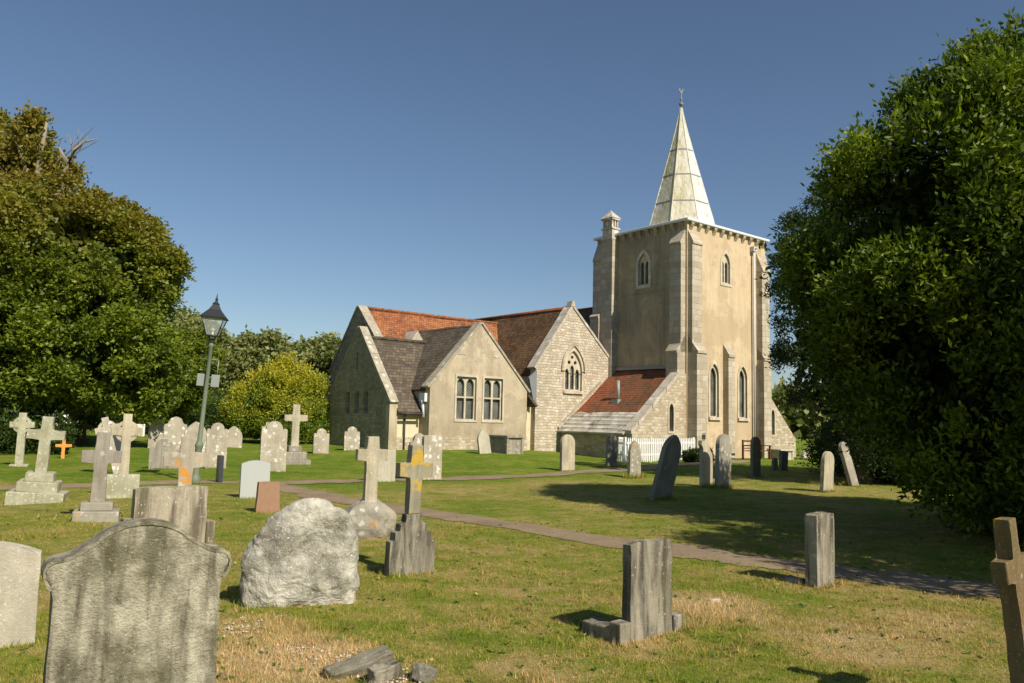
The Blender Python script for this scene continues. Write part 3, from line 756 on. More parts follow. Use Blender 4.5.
roof_panel('lean_to_roof', [(-2.72, 0.42, 1.93), (-2.72, 4.62, 1.93), (0.0, 4.62, 4.2), (0.0, 0.42, 4.2)], 0.12, M['t_red_v'], (-0.64, 0, 0.77))
mb = MB()
for i in range(5):       # stone slate courses at the eaves, each lapping the next
    a0 = -3.85 + i*0.235; z0 = 1.08 + i*0.178
    mb.prism([(a0, z0-0.03), (a0+0.34, z0+0.21), (a0+0.33, z0+0.27), (a0-0.01, z0+0.055)], 0.36, 4.62, mapf=lambda a, z, d: (a, d, z))
for v in mb.bm.verts: v.co.z += 0.012*noise.noise(v.co*3)
mb.build('stone_eaves', M['t_stone'], CH, weld=False)
mb = MB(); mb.box((-0.16, 0.98, 4.18), (0.0, 4.44, 4.32)); mb.build('lead_flashing', M['lead'], CH)
mb = MB()
vs = [(-3.8, 1.22), (-1.05, 3.5), (-1.05, 3.60), (-3.8, 1.32)]
mb.prism(vs, 4.48, 4.6); mb.build('lead_flashing', M['coping'], CH)
mb = MB(); mb.tube([(-1.85, 2.55, 2.6), (-1.85, 2.55, 3.55)], [0.08, 0.075], 10); mb.box((-2.1, 2.35, 2.42), (-1.65, 2.78, 2.66), rot=None)
mb.build('vent_pipe', M['signgrey'], CH)
# right hand lean-to
rk2 = [(TW, -0.3), (9.12, -0.3), (9.12, 0.95), (TW, 3.5)]
sl2 = lancet(6.98, 0.3, 1.15, 2.45)
wall('vestry_wall', rk2, [sl2], FV(0.04), M['rake'], 0.42)
make_window(sl2, [], FV(0.04), bigger=lancet(6.98, 0.46, 1.05, 2.58), name='lancet_window')
box_part('vestry_wall', (8.8, 0.46, -0.3), (9.12, 4.6, 0.85), M['rake'])
roof_panel('vestry_roof', [(9.4, 0.3, 0.75), (9.4, 4.7, 0.75), (TW, 4.7, 3.4), (TW, 0.3, 3.4)], 0.12, M['t_red_v'], (0.64, 0, 0.77))

# --- nave behind the tower
roof_panel('nave_roof', [(-0.4, TD, 5.9), (-0.4, 19, 5.9), (3.2, 19, 8.12), (3.2, TD, 8.12)], 0.15, M['t_brown_v'], (-0.5, 0, 0.86))
roof_panel('nave_roof', [(6.8, TD, 5.9), (6.8, 19, 5.9), (3.2, 19, 8.12), (3.2, TD, 8.12)], 0.15, M['t_brown_v'], (0.5, 0, 0.86))
box_part('nave_wall', (0.0, TD, -0.3), (0.35, 18.8, 5.9), M['rake']); box_part('nave_wall', (6.1, TD, -0.3), (6.4, 18.8, 5.9), M['rake'])
wall('nave_wall', [(0.0, -0.3), (6.4, -0.3), (6.4, 6.0), (3.2, 7.95), (0.0, 6.0)], [], FV(18.6), M['rake'])
mb = MB(); mb.tube([(3.2, TD, 8.16), (3.2, 19, 8.16)], [0.1, 0.1], 6); mb.build('ridge_tiles', M['t_red_v'], CH)

# --- west gabled wing C at v=4.6
C0 = 4.6
cw = lancet(-2.84, 1.12, 3.05, 5.0, 9)
wall('west_wing', [(-5.22, -0.3), (-0.1, -0.3), (-0.1, 4.55), (-1.05, 5.35), (-2.96, 7.1), (-5.22, 4.05)], [cw], FV(C0), M['ashlar'], 0.45)
tr = []
for k in (-1, 0, 1): tr.append(lancet(-2.84+k*0.34, 0.25, 3.12, 4.12 + (0.18 if k == 0 else 0), 4))
tr += [circ(-2.84-0.2, 4.42, 0.10), circ(-2.84+0.2, 4.42, 0.10), circ(-2.84, 4.68, 0.09)]
make_window(cw, tr, FV(C0), bigger=lancet(-2.84, 1.34, 2.95, 5.16, 9), sill=0.08, name='traceried_window')
mb = MB(); mb.plate(lancet(-2.84, 1.62, 4.0, 5.42, 9), [lancet(-2.84, 1.42, 3.9, 5.24, 9)[0:0] or lancet(-2.84, 1.40, 4.0+0.001, 5.23, 9)], -0.09, -0.036, FV(C0)); mb.build('hood_mould', M['buttress'], CH)
def coping(pts, F, d0, d1, th, mat, seg=0.5, drop=0.0):
    """row of coping slabs along a sloping line between two (a,z) points"""
    mb = MB(); (a0, z0), (a1, z1) = pts
    L = math.hypot(a1-a0, z1-z0); n = max(1, int(L/seg)); tx, tzz = (a1-a0)/L, (z1-z0)/L
    nx, nz = -tzz, tx
    if nz < 0: nx, nz = -nx, -nz
    for i in range(n):
        s0 = L*i/n+0.006; s1 = L*(i+1)/n-0.006; j = random.uniform(-0.008, 0.008)
        q = [(a0+tx*s0-nx*0.02, z0+tzz*s0-nz*0.02), (a0+tx*s1-nx*0.02, z0+tzz*s1-nz*0.02), (a0+tx*s1+nx*(th+j), z0+tzz*s1+nz*(th+j)), (a0+tx*s0+nx*(th+j), z0+tzz*s0+nz*(th+j))]
        mb.prism(q, d0, d1, mapf=F)
    return mb.build('coping', mat, CH, weld=False)
coping(((-5.3, 4.0), (-2.96, 7.15)), FV(C0), -0.05, 0.5, 0.09, M['copingp'])
coping(((-2.96, 7.15), (-0.3, 4.72)), FV(C0), -0.05, 0.5, 0.09, M['copingp'])
mb = MB(); mb.prism([(-3.1, 7.15), (-2.82, 7.15), (-2.9, 7.42), (-3.02, 7.42)], C0-0.07, C0+0.3); mb.build('gable_finial', M['copingp'], CH)
roof_panel('west_wing_roof', [(-5.35, C0+0.4, 3.72), (-5.35, 15, 3.72), (-2.96, 15, 7.08), (-2.96, C0+0.4, 7.08)], 0.14, M['t_brown_v'], (-0.8, 0, 0.6))
roof_panel('west_wing_roof', [(0.4, C0+0.4, 4.0), (0.4, 15, 4.0), (-2.96, 15, 7.08), (-2.96, C0+0.4, 7.08)], 0.14, M['t_brown_v'], (0.7, 0, 0.7))
mb = MB(); mb.tube([(-2.96, C0+0.5, 7.12), (-2.96, 15, 7.12)], [0.09, 0.09], 6); mb.build('ridge_tiles', M['t_red_u'], CH)
box_part('west_wing_wall', (-5.22, C0+0.45, -0.3), (-4.85, 14.8, 3.7), M['ashlar'])

# --- two-window gable B
B0, BL, BR, BA = 4.05, -11.40, -6.20, -8.88
def Bu(u): return u
w1 = rect(-10.08, -9.06, 1.54, 3.36); w2 = rect(-8.64, -7.62, 1.54, 3.36)
wall('south_wing', [(BL, -0.3), (BR, -0.3), (BR, 2.95), (BA, 5.72), (BL, 2.95)], [w1, w2], FV(B0), M['cream_r'], 0.4)
for w in (w1, w2):
    a0, a1 = w[0][0], w[1][0]; mid = (a0+a1)/2; ws = (a1-a0)/2-0.1
    L_ = []
    for c in (mid-0.25, mid+0.25):
        L_.append(rect(c-0.205, c+0.205, 1.58, 2.46)); L_.append(lancet(c, 0.39, 2.53, 3.30, 4, 0.7))
    big = rect(a0-0.09, a1+0.09, 1.45, 3.46)
    make_window(w, L_, FV(B0), bigger=big, name='mullioned_window')
for (a, z) in [(-9.85, 4.45), (-7.98, 4.45)]:
    mb = MB(); mb.prism([(a-0.2, z-0.16), (a+0.2, z-0.16), (a+0.05, z+0.16), (a-0.05, z+0.16)], B0-0.02, B0+0.02); mb.build('kneeler_stone', M['copingp'], CH)
wall('plinth', rect(BL-0.04, BR+0.04, -0.3, 0.85), [], FV(B0-0.05), M['rake'], 0.05)
coping(((BL-0.12, 2.83), (BA, 5.74)), FV(B0), -0.06, 0.42, 0.07, M['coping'])
coping(((BA, 5.74), (BR+0.12, 2.83)), FV(B0), -0.06, 0.42, 0.07, M['coping'])
roof_panel('south_wing_roof', [(BL-0.12, B0+0.35, 2.72), (BL-0.12, 9.2, 2.72), (BA, 9.2, 5.72), (BA, B0+0.35, 5.72)], 0.12, M['t_grey_v'], (-0.77, 0, 0.64))
roof_panel('south_wing_roof', [(-5.45, B0+0.08, 2.25), (-5.45, 9.2, 2.25), (BA, 9.2, 5.72), (BA, B0+0.08, 5.72)], 0.12, M['t_grey_v'], (0.75, 0, 0.66))
box_part('south_wing_wall', (BL, B0+0.4, -0.3), (BL+0.35, 6.0, 2.8), M['cream_r'])
box_part('south_wing_wall', (BR-0.35, B0+0.4, -0.3), (BR, 6.0, 2.8), M['cream_r'])
# passage with door, pier, drain and lead valley
box_part('passage_wall', (BR, 4.9, -0.3), (-5.2, 5.15, 2.6), M['cream2'])
box_part('door', (-6.1, 4.84, 0.0), (-5.85, 4.895, 2.0), M['white'])
mb = MB(); mb.tube([(-5.72, 4.8, 2.3), (-5.72, 4.8, 0.0)], [0.045, 0.045], 8); mb.build('drainpipe', M['pipe_d'], CH)
mb = MB(); mb.prism([(-5.75, 3.55), (-5.28, 3.9), (-5.28, 2.3), (-5.45, 2.4)], 4.45, 4.56); mb.build('lead_valley', M['lead'], CH)

# --- low wing A with dark end gable, and red roofed wing D behind
A0, AU = 4.80, -12.90
sA = 0.0
wall('wing_wall', rect(AU+0.3, BL, -0.3, 1.92), [], FV(A0), M['cream2'], 0.3)
wall('plinth', rect(AU+0.4, BL, -0.3, 0.8), [], FV(A0-0.05), M['rake'], 0.05)
g_near, g_far, g_ap = 4.72, 10.0, 7.52
wl = [lancet(g_ap+d, 0.40, 1.72, 2.65, 3, 0.25) for d in (-0.85, -0.05, 0.78)]
slit = rect(g_ap-0.02, g_ap+0.14, 3.6, 4.3)
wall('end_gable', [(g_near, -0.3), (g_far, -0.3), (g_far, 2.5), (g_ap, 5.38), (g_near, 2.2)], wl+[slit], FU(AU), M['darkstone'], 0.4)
for q in wl:
    c = sum(p[0] for p in q)/len(q)
    make_window(q, [], FU(AU), deep=0.28, name='slit_window')
make_window(slit, [], FU(AU), deep=0.15, name='slit_window')
coping(((g_near-0.12, 2.12), (g_ap, 5.42)), FU(AU), -0.05, 0.34, 0.10, M['coping'])
coping(((g_ap, 5.42), (g_far+0.1, 2.42)), FU(AU), -0.04, 0.4, 0.08, M['coping'])
box_part('corner_pier', (AU-0.03, g_near-0.10, -0.3), (AU+0.34, A0+0.1, 2.1), M['cream_r'])
roof_panel('wing_roof', [(AU+0.30, A0-0.35, 1.78), (-9.3, A0-0.35, 1.78), (-9.3, g_ap, 5.0), (AU+0.30, g_ap, 5.0)], 0.12, M['t_grey_u'], (0, -0.77, 0.64))
mb = MB(); mb.tube([(AU+0.45, g_ap, 5.05), (-9.4, g_ap, 5.05)], [0.08, 0.08], 6); mb.build('ridge_tiles', M['t_grey_u'], CH)
mb = MB(); mb.tube([(AU+0.35, A0-0.42, 1.74), (BL-0.05, A0-0.42, 1.74)], [0.055, 0.055], 8); mb.tube([(AU+0.75, A0-0.1, 1.7), (AU+0.75, A0-0.1, 0.0)], [0.035, 0.035], 8); mb.build('gutter', M['pipe_d'], CH)
mb = MB(); mb.box((BL-0.16, 4.2, 2.25), (BL-0.03, 4.6, 2.6)); mb.tube([(BL-0.12, 4.4, 2.3), (BL-0.08, 4.35, 1.6)], [0.06, 0.05], 8); mb.build('lead_hopper', M['leadw'], CH)
roof_panel('wing_roof', [(AU+0.42, 10.0, 2.3), (-9.3, 10.0, 2.3), (-9.3, g_ap, 5.0), (AU+0.42, g_ap, 5.0)], 0.12, M['t_grey_u'], (0, 0.77, 0.64))
DU, d_ap, d_far, d_near = -11.58, 10.2, 12.7, 7.75
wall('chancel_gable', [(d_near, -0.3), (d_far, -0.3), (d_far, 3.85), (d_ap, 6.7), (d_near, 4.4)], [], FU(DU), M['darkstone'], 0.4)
coping(((d_near, 4.45), (d_ap, 6.74)), FU(DU), -0.05, 0.42, 0.10, M['coping'])
coping(((d_ap, 6.74), (d_far+0.1, 3.8)), FU(DU), -0.04, 0.4, 0.08, M['coping'])
roof_panel('chancel_roof', [(DU+0.38, d_near, 4.35), (-2.5, d_near, 4.35), (-2.5, d_ap, 6.68), (DU+0.38, d_ap, 6.68)], 0.14, M['t_red_u'], (0, -0.7, 0.7))
roof_panel('chancel_roof', [(DU+0.38, d_far+0.2, 3.6), (-2.5, d_far+0.2, 3.6), (-2.5, d_ap, 6.68), (DU+0.38, d_ap, 6.68)], 0.14, M['t_red_u'], (0, 0.7, 0.7))
mb = MB(); mb.tube([(DU+0.4, d_ap, 6.72), (-3.2, d_ap, 6.72)], [0.09, 0.09], 6); mb.build('ridge_tiles', M['t_red_u'], CH)
box_part('chancel_wall', (DU+0.4, d_far-0.35, -0.3), (-4.0, d_far, 3.7), M['darkstone'])
mb = MB()   # little gablet between the red and grey roofs
mb.prism([(-10.0, 4.9), (-9.2, 4.9), (-9.2, 5.05), (-9.6, 5.62), (-10.0, 5.05)], 8.0, 9.0)
mb.build('gablet', M['copingp'], CH)
# low lean-to on the far side, its verge showing left of the gable
roof_panel('outshot_roof', [(-11.5, d_far, 3.4), (-9, d_far, 3.4), (-9, 14.2, 2.3), (-11.5, 14.2, 2.3)], 0.12, M['t_brown_v'], (0, 0.5, 0.8))
coping(((d_far, 3.5), (14.3, 2.3)), FU(-11.6), 0.0, 0.25, 0.12, M['copingp'])
wall('outshot_wall', [(d_far, -0.3), (14.0, -0.3), (14.0, 2.2), (d_far, 3.3)], [], FU(-11.55), M['darkstone'], 0.3)

# ------------------------------------------------------------------ picket fence, bench, chest tomb
def church_pt(u, v): return (8.1 + 0.777*u - 0.629*v, 36.7 + 0.629*u + 0.777*v)
fx, fy = 4.62, 31.7
FE = empty('picket_fence', (fx, fy, 0), R(46), 'white painted picket fence in front of the lean-to and tower corner', 'fence')
mb = MB(); mb.prism([(-0.035, 0.03), (0.035, 0.03), (0.035, 0.93), (0.0, 1.0), (-0.035, 0.93)], -0.012, 0.012); pk = mb.build('picket', M['white'], FE)
pk_n = 0
FLEN = 5.1
for i in range(38):
    q = pk if pk_n == 0 else pk.copy()
    if pk_n: COL.objects.link(q); q.parent = FE
    q.location = (0.08 + i*FLEN/38, -0.03, 0.0 + random.uniform(-0.01, 0.01)); pk_n += 1
for i in range(8):
    q = pk.copy(); COL.objects.link(q); q.parent = FE; q.location = (0.1*0+math.cos(R(50))*(0.1+i*0.14)-0.06, math.sin(R(50))*(0.1+i*0.14), 0); q.rotation_euler.z = R(50)
for i in (0, 0.35, 0.68, 1.0):
    mb = MB(); mb.box((i*FLEN-0.05, 0.03, -0.2), (i*FLEN+0.05, 0.12, 1.02)); mb.build('post', M['white'], FE)
for z in (0.28, 0.75):
    mb = MB(); mb.box((0, -0.018, z), (FLEN, 0.022, z+0.08)); mb.build('rail', M['white'], FE)
    mb = MB(); mb.tube([(0.0, 0.05, z+0.04), (math.cos(R(50))*1.15-0.04, math.sin(R(50))*1.15, z+0.04)], [0.03, 0.03], 4); mb.build('rail', M['white'], FE)

bx, by = 11.55, 38.0
BN = empty('garden_bench', (bx, by, 0), R(39), 'dark red-brown wooden bench against the tower wall', 'bench')
mb = MB()
for i in range(4): mb.box((-0.75, -0.42+i*0.115, 0.40), (0.75, -0.33+i*0.115, 0.43))
mb.build('seat', M['wood_red'], BN)
mb = MB(); mb.box((-0.75, 0.06, 0.82), (0.75, 0.10, 0.90)); mb.box((-0.75, 0.06, 0.62), (0.75, 0.09, 0.68)); mb.box((-0.75, 0.06, 0.5), (0.75, 0.09, 0.55)); 
mb.build('backrest', M['wood_red'], BN)
for x in (-0.72, 0.72):
    mb = MB(); mb.box((x-0.035, 0.04, 0), (x+0.035, 0.11, 0.92)); mb.build('leg', M['wood_red'], BN)
    mb = MB(); mb.box((x-0.035, -0.46, 0), (x+0.035, -0.39, 0.64)); mb.build('leg', M['wood_red'], BN)
    mb = MB(); mb.box((x-0.045, -0.5, 0.64), (x+0.045, 0.1, 0.68)); mb.build('armrest', M['wood_red'], BN)

def chest(x, y, rz, w, d, h, mats, label, name='chest_tomb'):
    t = empty(name, (x, y, tz(x, y)), rz, label, 'tomb')
    mb = MB(); mb.box((-w/2, -d/2, -0.1), (w/2, d/2, h-0.1), 0.01)
    for sx in (-1, 1):
        for sy in (-1, 1): mb.box((sx*w/2-0.05, sy*d/2-0.05, -0.1), (sx*w/2+0.05, sy*d/2+0.05, h-0.1), 0.01)
    mb.build('tomb_chest', mats[0], t, weld=False)
    mb = MB(); mb.box((-w/2-0.09, -d/2-0.09, h-0.1), (w/2+0.09, d/2+0.09, h), 0.02); mb.build('lid', mats[1], t)
    return t
chest(-0.35, 32.6, R(39), 0.75, 1.75, 0.70, (M['g_grey'], M['g_grey']), 'grey stone chest tomb standing below the twin-windowed gable')
chest(13.05, 38.6, R(39), 1.0, 0.6, 0.5, (M['g_pale'], M['g_pale']), 'low pale chest tomb beside the bench at the tower foot')

# ------------------------------------------------------------------ gravestones
def prof(kind, w, h):
    hw = w/2
    if kind == 'flat': return [(-hw, -0.25), (hw, -0.25), (hw, h), (-hw, h)]
    if kind == 'peon':
        r = [(-hw, -0.25), (hw, -0.25)]; s = h-0.09*w*1.4
        for i in range(9): a = i/8; x = hw-2*hw*a; r.append((x, s + (h-s)*(1-(x/hw)**2)))
        return r
    if kind == 'round':
        r = [(-hw, -0.25), (hw, -0.25)]
        for i in range(17): a = math.pi*i/16; r.append((hw*math.cos(a), h-hw + hw*math.sin(a)))
        return r
    if kind == 'gothic': return [(x, z if z > 0.001 else -0.25) for x, z in lancet(0, w, 0.0, h, 8, 0.8)]
    if kind == 'shoulder':        # semicircle between two small round shoulders
        r = [(-hw, -0.25), (hw, -0.25)]; sw = hw*0.34; rr = hw*0.66; zs = h - rr*0.92
        for i in range(7): a = math.pi*i/6; r.append((hw-sw/2+sw/2*math.cos(a), zs-sw/2 + sw/2*math.sin(a)))
        for i in range(11): a = math.pi*(i)/10; r.append((rr*0.98*math.cos(a), zs + rr*0.92*math.sin(a)))
        for i in range(7): a = math.pi*i/6; r.append((-hw+sw/2+sw/2*math.cos(a), zs-sw/2 + sw/2*math.sin(a)))
        return r
    if kind == 'ogee':
        r = [(-hw, -0.25), (hw, -0.25)]
        zs = h*0.8
        for i in range(21):
            x = hw - 2*hw*i/20; q = 1-abs(x)/hw
            z = zs + (h-zs)*(q**1.6 if q < 0.5 else 1-(1-q)**1.6*0.9-0.0)*1.0
            r.append((x, z))
        return r
    if kind == 'chamfer': return [(-hw, -0.25), (hw, -0.25), (hw, h*0.97), (hw*0.88, h), (-hw*0.88, h), (-hw, h*0.97)]
    raise ValueError(kind)

def rough_up(o, amp, sc=5.0):
    off = Vector((random.random()*50, random.random()*50, random.random()*50))
    for v in o.data.vertices:
        d = noise.noise_vector(v.co*sc+off)
        v.co += d*amp

def resample(poly, seg):
    out = []
    for i in range(len(poly)):
        a = Vector(poly[i]); b = Vector(poly[(i+1) % len(poly)]); n = max(1, int((b-a).length/seg))
        for k in range(n): out.append(tuple(a + (b-a)*k/n))
    return out

def headstone(kind, x, y, w, h, th, mat, label, rz=39, lean=0.0, back=0.0, group=None, name='headstone', cat='gravestone', amp=0.006, taper=0.0):
    mb = MB()
    P = resample(prof(kind, w, h), 0.09)
    if taper: P = [(px*(1-taper*max(0, pz)/h), pz) for px, pz in P]
    mb.prism(P, -th/2, th/2, bevel=min(0.012, th*0.15))
    o = mb.build(name, mat)
    rough_up(o, amp, 6.0)
    o.location = (x, y, tz(x, y)); o.rotation_mode = 'ZYX'
    o.rotation_euler = (R(-back), R(lean), R(rz)); o.rotation_mode = 'XYZ'
    o.rotation_euler = (Matrix.Rotation(R(lean), 3, Vector((0, 1, 0))) @ Matrix.Rotation(R(rz), 3, 'Z') @ Matrix.Rotation(R(back), 3, 'X')).to_euler()
    tag(o, label, cat, group or 'gravestones in the churchyard')
    return o

def cross_poly(w, h, sw, ah, az, flare=0.0):
    """latin cross outline: total width w, height h, shaft width sw, arm height ah, arm centre az"""
    s = sw/2; a = ah/2; f = flare
    return [(-s*(1+0.15), -0.05), (s*(1+0.15), -0.05), (s, az-a), (w/2, az-a-f), (w/2, az+a+f), (s, az+a), (s+f, h), (-s-f, h), (-s, az+a), (-w/2, az+a+f), (-w/2, az-a-f), (-s, az-a)]

def cross(x, y, w, h, sw, ah, az, th, mat, label, rz=39, lean=0, plinth=(), pmat=None, name='stone_cross', ring=None, group=None, cat='cross', base_z=0.0, side=0.0, flare=0.0, amp=0.005, pround=None):
    """plinth: list of (width, depth, height) steps from the ground up"""
    root = empty(name, (x, y, tz(x, y)), 0, label, cat, group or 'crosses among the graves')
    root.rotation_euler = (Matrix.Rotation(R(lean), 3, Vector((0, 1, 0))) @ Matrix.Rotation(R(rz), 3, 'Z')).to_euler()
    z = 0
    for i, (pw, pd, ph) in enumerate(plinth):
        mb = MB(); mb.box((-pw/2, -pd/2, z - (0.15 if i == 0 else 0)), (pw/2, pd/2, z+ph), 0.015)
        o = mb.build('plinth', pmat or mat, root); rough_up(o, amp*1.5, 7)
        z += ph
    P = [(px, pz+z) for px, pz in cross_poly(w, h-z, sw, ah, az-z, flare)]
    mb = MB()
    if ring:
        rr, rw = ring
        mb.prism(resample(P, 0.1), -th/2, th/2, bevel=0.008)
        n = 28
        for k in range(n):
            a0 = 2*math.pi*k/n; a1 = 2*math.pi*(k+1)/n
            q = [(r*math.cos(a), az + r*math.sin(a)) for r, a in ((rr-rw, a0), (rr, a0), (rr, a1), (rr-rw, a1))]
            mb.prism(q, -th*0.36, th*0.36)
    else:
        mb.prism(resample(P, 0.1), -th/2, th/2, bevel=min(0.01, th*0.12))
    o = mb.build('cross', mat, root, weld=True); rough_up(o, amp, 6)
    return root

def build_foreground_stone():
    # big shouldered headstone, its top moulding running round a raised arch
    w, h, th = 0.68, 1.085, 0.13
    root = empty('headstone', (-1.68, 3.74, tz(-1.6, 3.6)), 0, 'large grey shouldered headstone with a moulded arched top, nearest of all', 'gravestone')
    root.rotation_euler = (0, 0, R(33))
    hw = w/2
    def top(e):
        """outline of the arched top from right to left, enlarged by e"""
        pts = []
        H = h
        e2 = e*0.7
        pts += [(hw+0.006+e2, 0.835-e2), (hw+0.022+e2, 0.85-e2), (hw+0.036+e2, 0.875), (hw+0.040+e2, 0.905), (hw+0.028+e2, 0.93+e2), (hw+0.005+e2*0.5, 0.942+e)]
        for i in range(1, 7):                   # gentle sweep rising into the arch
            t = i/7; pts.append((hw-0.005-0.085*t, 0.944 + 0.032*t*t + e))
        for i in range(0, 17):
            a = math.pi*0.5 - (i-8)/8*-R(58); a = R(90)-R(58)+R(116)*i/16; r = 0.262
            pts.append(((r+e*0.3)*math.cos(a)*0.88, h - r*0.62 + r*0.62*math.sin(a)*1.0 - 0.0 + e))
        for i in range(6, 0, -1):
            t = i/7; pts.append((-hw+0.005+0.085*t, 0.944 + 0.032*t*t + e))
        pts += [(-hw-0.005-e2*0.5, 0.942+e), (-hw-0.028-e2, 0.93+e2), (-hw-0.040-e2, 0.905), (-hw-0.036-e2, 0.875), (-hw-0.022-e2, 0.85-e2), (-hw-0.006-e2, 0.835-e2)]
        return pts
    body = [(-hw-0.012, -0.3), (hw+0.012, -0.3)] + top(0.0)
    mb = MB(); mb.prism(resample(body, 0.05), -th/2, th/2, bevel=0.01)
    o = mb.build('tablet', M['g_old'], root); rough_up(o, 0.006, 5)
    mb = MB(); t0 = top(0.0); t1 = top(0.016)
    f = t0 + t1[::-1]
    n = len(t0)
    for i in range(n-1):
        mb.prism([t0[i], t0[i+1], t1[i+1], t1[i]], -th/2-0.005, th/2+0.006)
    o = mb.build('moulding', M['g_old'], root); rough_up(o, 0.004, 5)
build_foreground_stone()

# near slabs
def slab_on_plinth(x, y, w, h, th, pw, pd, ph, mat, label, rz=39, lean=0, pmat=None, chips=True):
    root = empty('headstone', (x, y, tz(x, y)), 0, label, 'gravestone')
    root.rotation_euler = (Matrix.Rotation(R(lean), 3, Vector((0, 1, 0))) @ Matrix.Rotation(R(rz), 3, 'Z')).to_euler()
    hw = w/2
    P = resample([(-hw, -0.2), (hw, -0.2), (hw, h-0.012), (hw*0.75, h-0.002), (hw*0.2, h-0.012), (-hw*0.3, h), (-hw*0.8, h-0.006), (-hw, h-0.02)], 0.06)
    mb = MB(); mb.prism(P, -th/2, th/2, bevel=0.008); o = mb.build('tablet', mat, root); rough_up(o, 0.006, 9)
    for sgn in (-1, 1):
        if pw <= w: break
        mb = MB(); x0, x1 = sorted((sgn*(hw-0.0+0.003), sgn*pw/2))
        mb.box((x0, -pd/2, -0.2), (x1, pd/2, ph*(1 if sgn < 0 else 0.9)), 0.012); o = mb.build('plinth', pmat or mat, root); rough_up(o, 0.008, 9)
    return root
slab_on_plinth(1.08, 6.22, 0.47, 0.72, 0.085, 0.72, 0.12, 0.15, M['g_slab'], 'dark streaked flat-topped slab with low plinth ends on open grass, middle foreground')
slab_on_plinth(3.20, 8.30, 0.34, 0.73, 0.13, 0.34, 0.1, 0.1, M['g_slab'], 'narrow dark streaked slab beside the path, shadow on grass to its left')
slab_on_plinth(-3.32, 7.95, 0.68, 0.89, 0.11, 0.86, 0.16, 0.60, M['g_slabp'], 'broad flat-topped brown-streaked slab just behind the large moulded headstone')
def stub(x, y, sx, sy, sz, mat, label, rz=39, name='broken_stone', amp=0.02, cat='stone', tilt=(0,0)):
    mb = MB(); mb.box((-sx/2, -sy/2, -0.06), (sx/2, sy/2, sz), 0.01)
    bmesh.ops.subdivide_edges(mb.bm, edges=mb.bm.edges[:], cuts=2, use_grid_fill=True)
    o = mb.build(name, mat); rough_up(o, amp, 8); o.location = (x, y, tz(x, y)); o.rotation_euler = (tilt[0], tilt[1], R(rz))
    tag(o, label, cat); return o
stub(0.74, 6.22, 0.16, 0.30, 0.10, M['g_slab'], 'small broken kerb block left of the middle foreground slab')
stub(2.98, 8.42, 0.14, 0.2, 0.05, M['g_slab'], 'low stone chunk at the foot of the narrow slab beside the path')
stub(1.88, 7.36, 0.15, 0.07, 0.02, M['g_pale'], 'small flat pale stone lying in dry grass')

# rough-hewn boulder memorial
def ray_radius(poly, a, zc):
    dx, dz = math.cos(a), math.sin(a); best = 0.4
    for i in range(len(poly)):
        x0, z0 = poly[i]; x1, z1 = poly[(i+1) % len(poly)]; z0 -= zc; z1 -= zc
        ex, ez = x1-x0, z1-z0; den = dx*ez - dz*ex
        if abs(den) < 1e-9: continue
        t = (x0*ez - z0*ex)/den; u = (x0*dz - z0*dx)/den
        if t > 0 and -0.001 <= u <= 1.001: best = t
    return best
BOULDER = [(-0.46, -0.12), (-0.48, 0.04), (-0.52, 0.42), (-0.45, 0.56), (-0.29, 0.73), (-0.12, 0.82), (0.06, 0.88), (0.20, 0.82), (0.36, 0.73), (0.43, 0.61), (0.47, 0.29), (0.50, 0.13), (0.47, -0.12)]
def rock(x, y, w, h, d, mat, label, rz=20, name='boulder_headstone', sub=6, amp=0.05, cat='gravestone', parent=None, outline=None, square=4.0):
    bm = bmesh.new(); bmesh.ops.create_icosphere(bm, subdivisions=sub, radius=1.0)
    off = Vector((x*3.1, y*1.7, 2.0))
    for v in bm.verts:
        c = v.co.copy()
        e = square
        def se(t, e): return math.copysign(abs(t)**(2/e), t)
        n = c.normalized()
        k = (abs(n.x)**e + abs(n.z)**e)**(-1/e) if (abs(n.x)+abs(n.z)) > 1e-4 else 1
        rx = n.x*min(k, 1.35)*(1 - 0.36*max(0, n.z)**2); rz_ = n.z*min(k, 1.2)
        p = Vector((rx*w/2, n.y*d/2*(1.15 if n.y < 0 else 0.9), h*0.5 + rz_*h*0.55))
        if outline:
            a = math.atan2(n.z, n.x); rr_ = ray_radius(outline, a, 0.42); rho = math.hypot(n.x, n.z)**0.55
            p = Vector((math.cos(a)*rr_*rho, math.copysign(abs(n.y)**0.8, n.y)*d/2, 0.42 + math.sin(a)*rr_*rho + 0.06))
        s = noise.fractal(p*2.6+off, 0.75, 2.1, 7)
        cell = noise.cell(p*6+off)
        vor = noise.voronoi(p*4.2+off)[0]
        p += n*(amp*s*1.1 + 0.045*(vor[1]-vor[0]) - 0.015)
        v.co = p
    for f in bm.faces: f.smooth = False
    me = bpy.data.meshes.new(name); bm.to_mesh(me); bm.free()
    o = link_mesh(name, me, mat, parent); 
    if parent is None:
        o.location = (x, y, tz(x, y)-0.06); o.rotation_euler = (0, 0, R(rz)); tag(o, label, cat)
    return o
rock(-1.75, 6.98, 0.95, 0.90, 0.36, M['g_rock'], 'rough-hewn pale grey boulder used as a headstone, lichen mottled', outline=BOULDER, amp=0.035)

headstone('peon', -3.50, 5.50, 0.62, 0.70, 0.10, M['g_pale'], 'pale lit headstone cut by the left edge of the photo', rz=30, back=3)

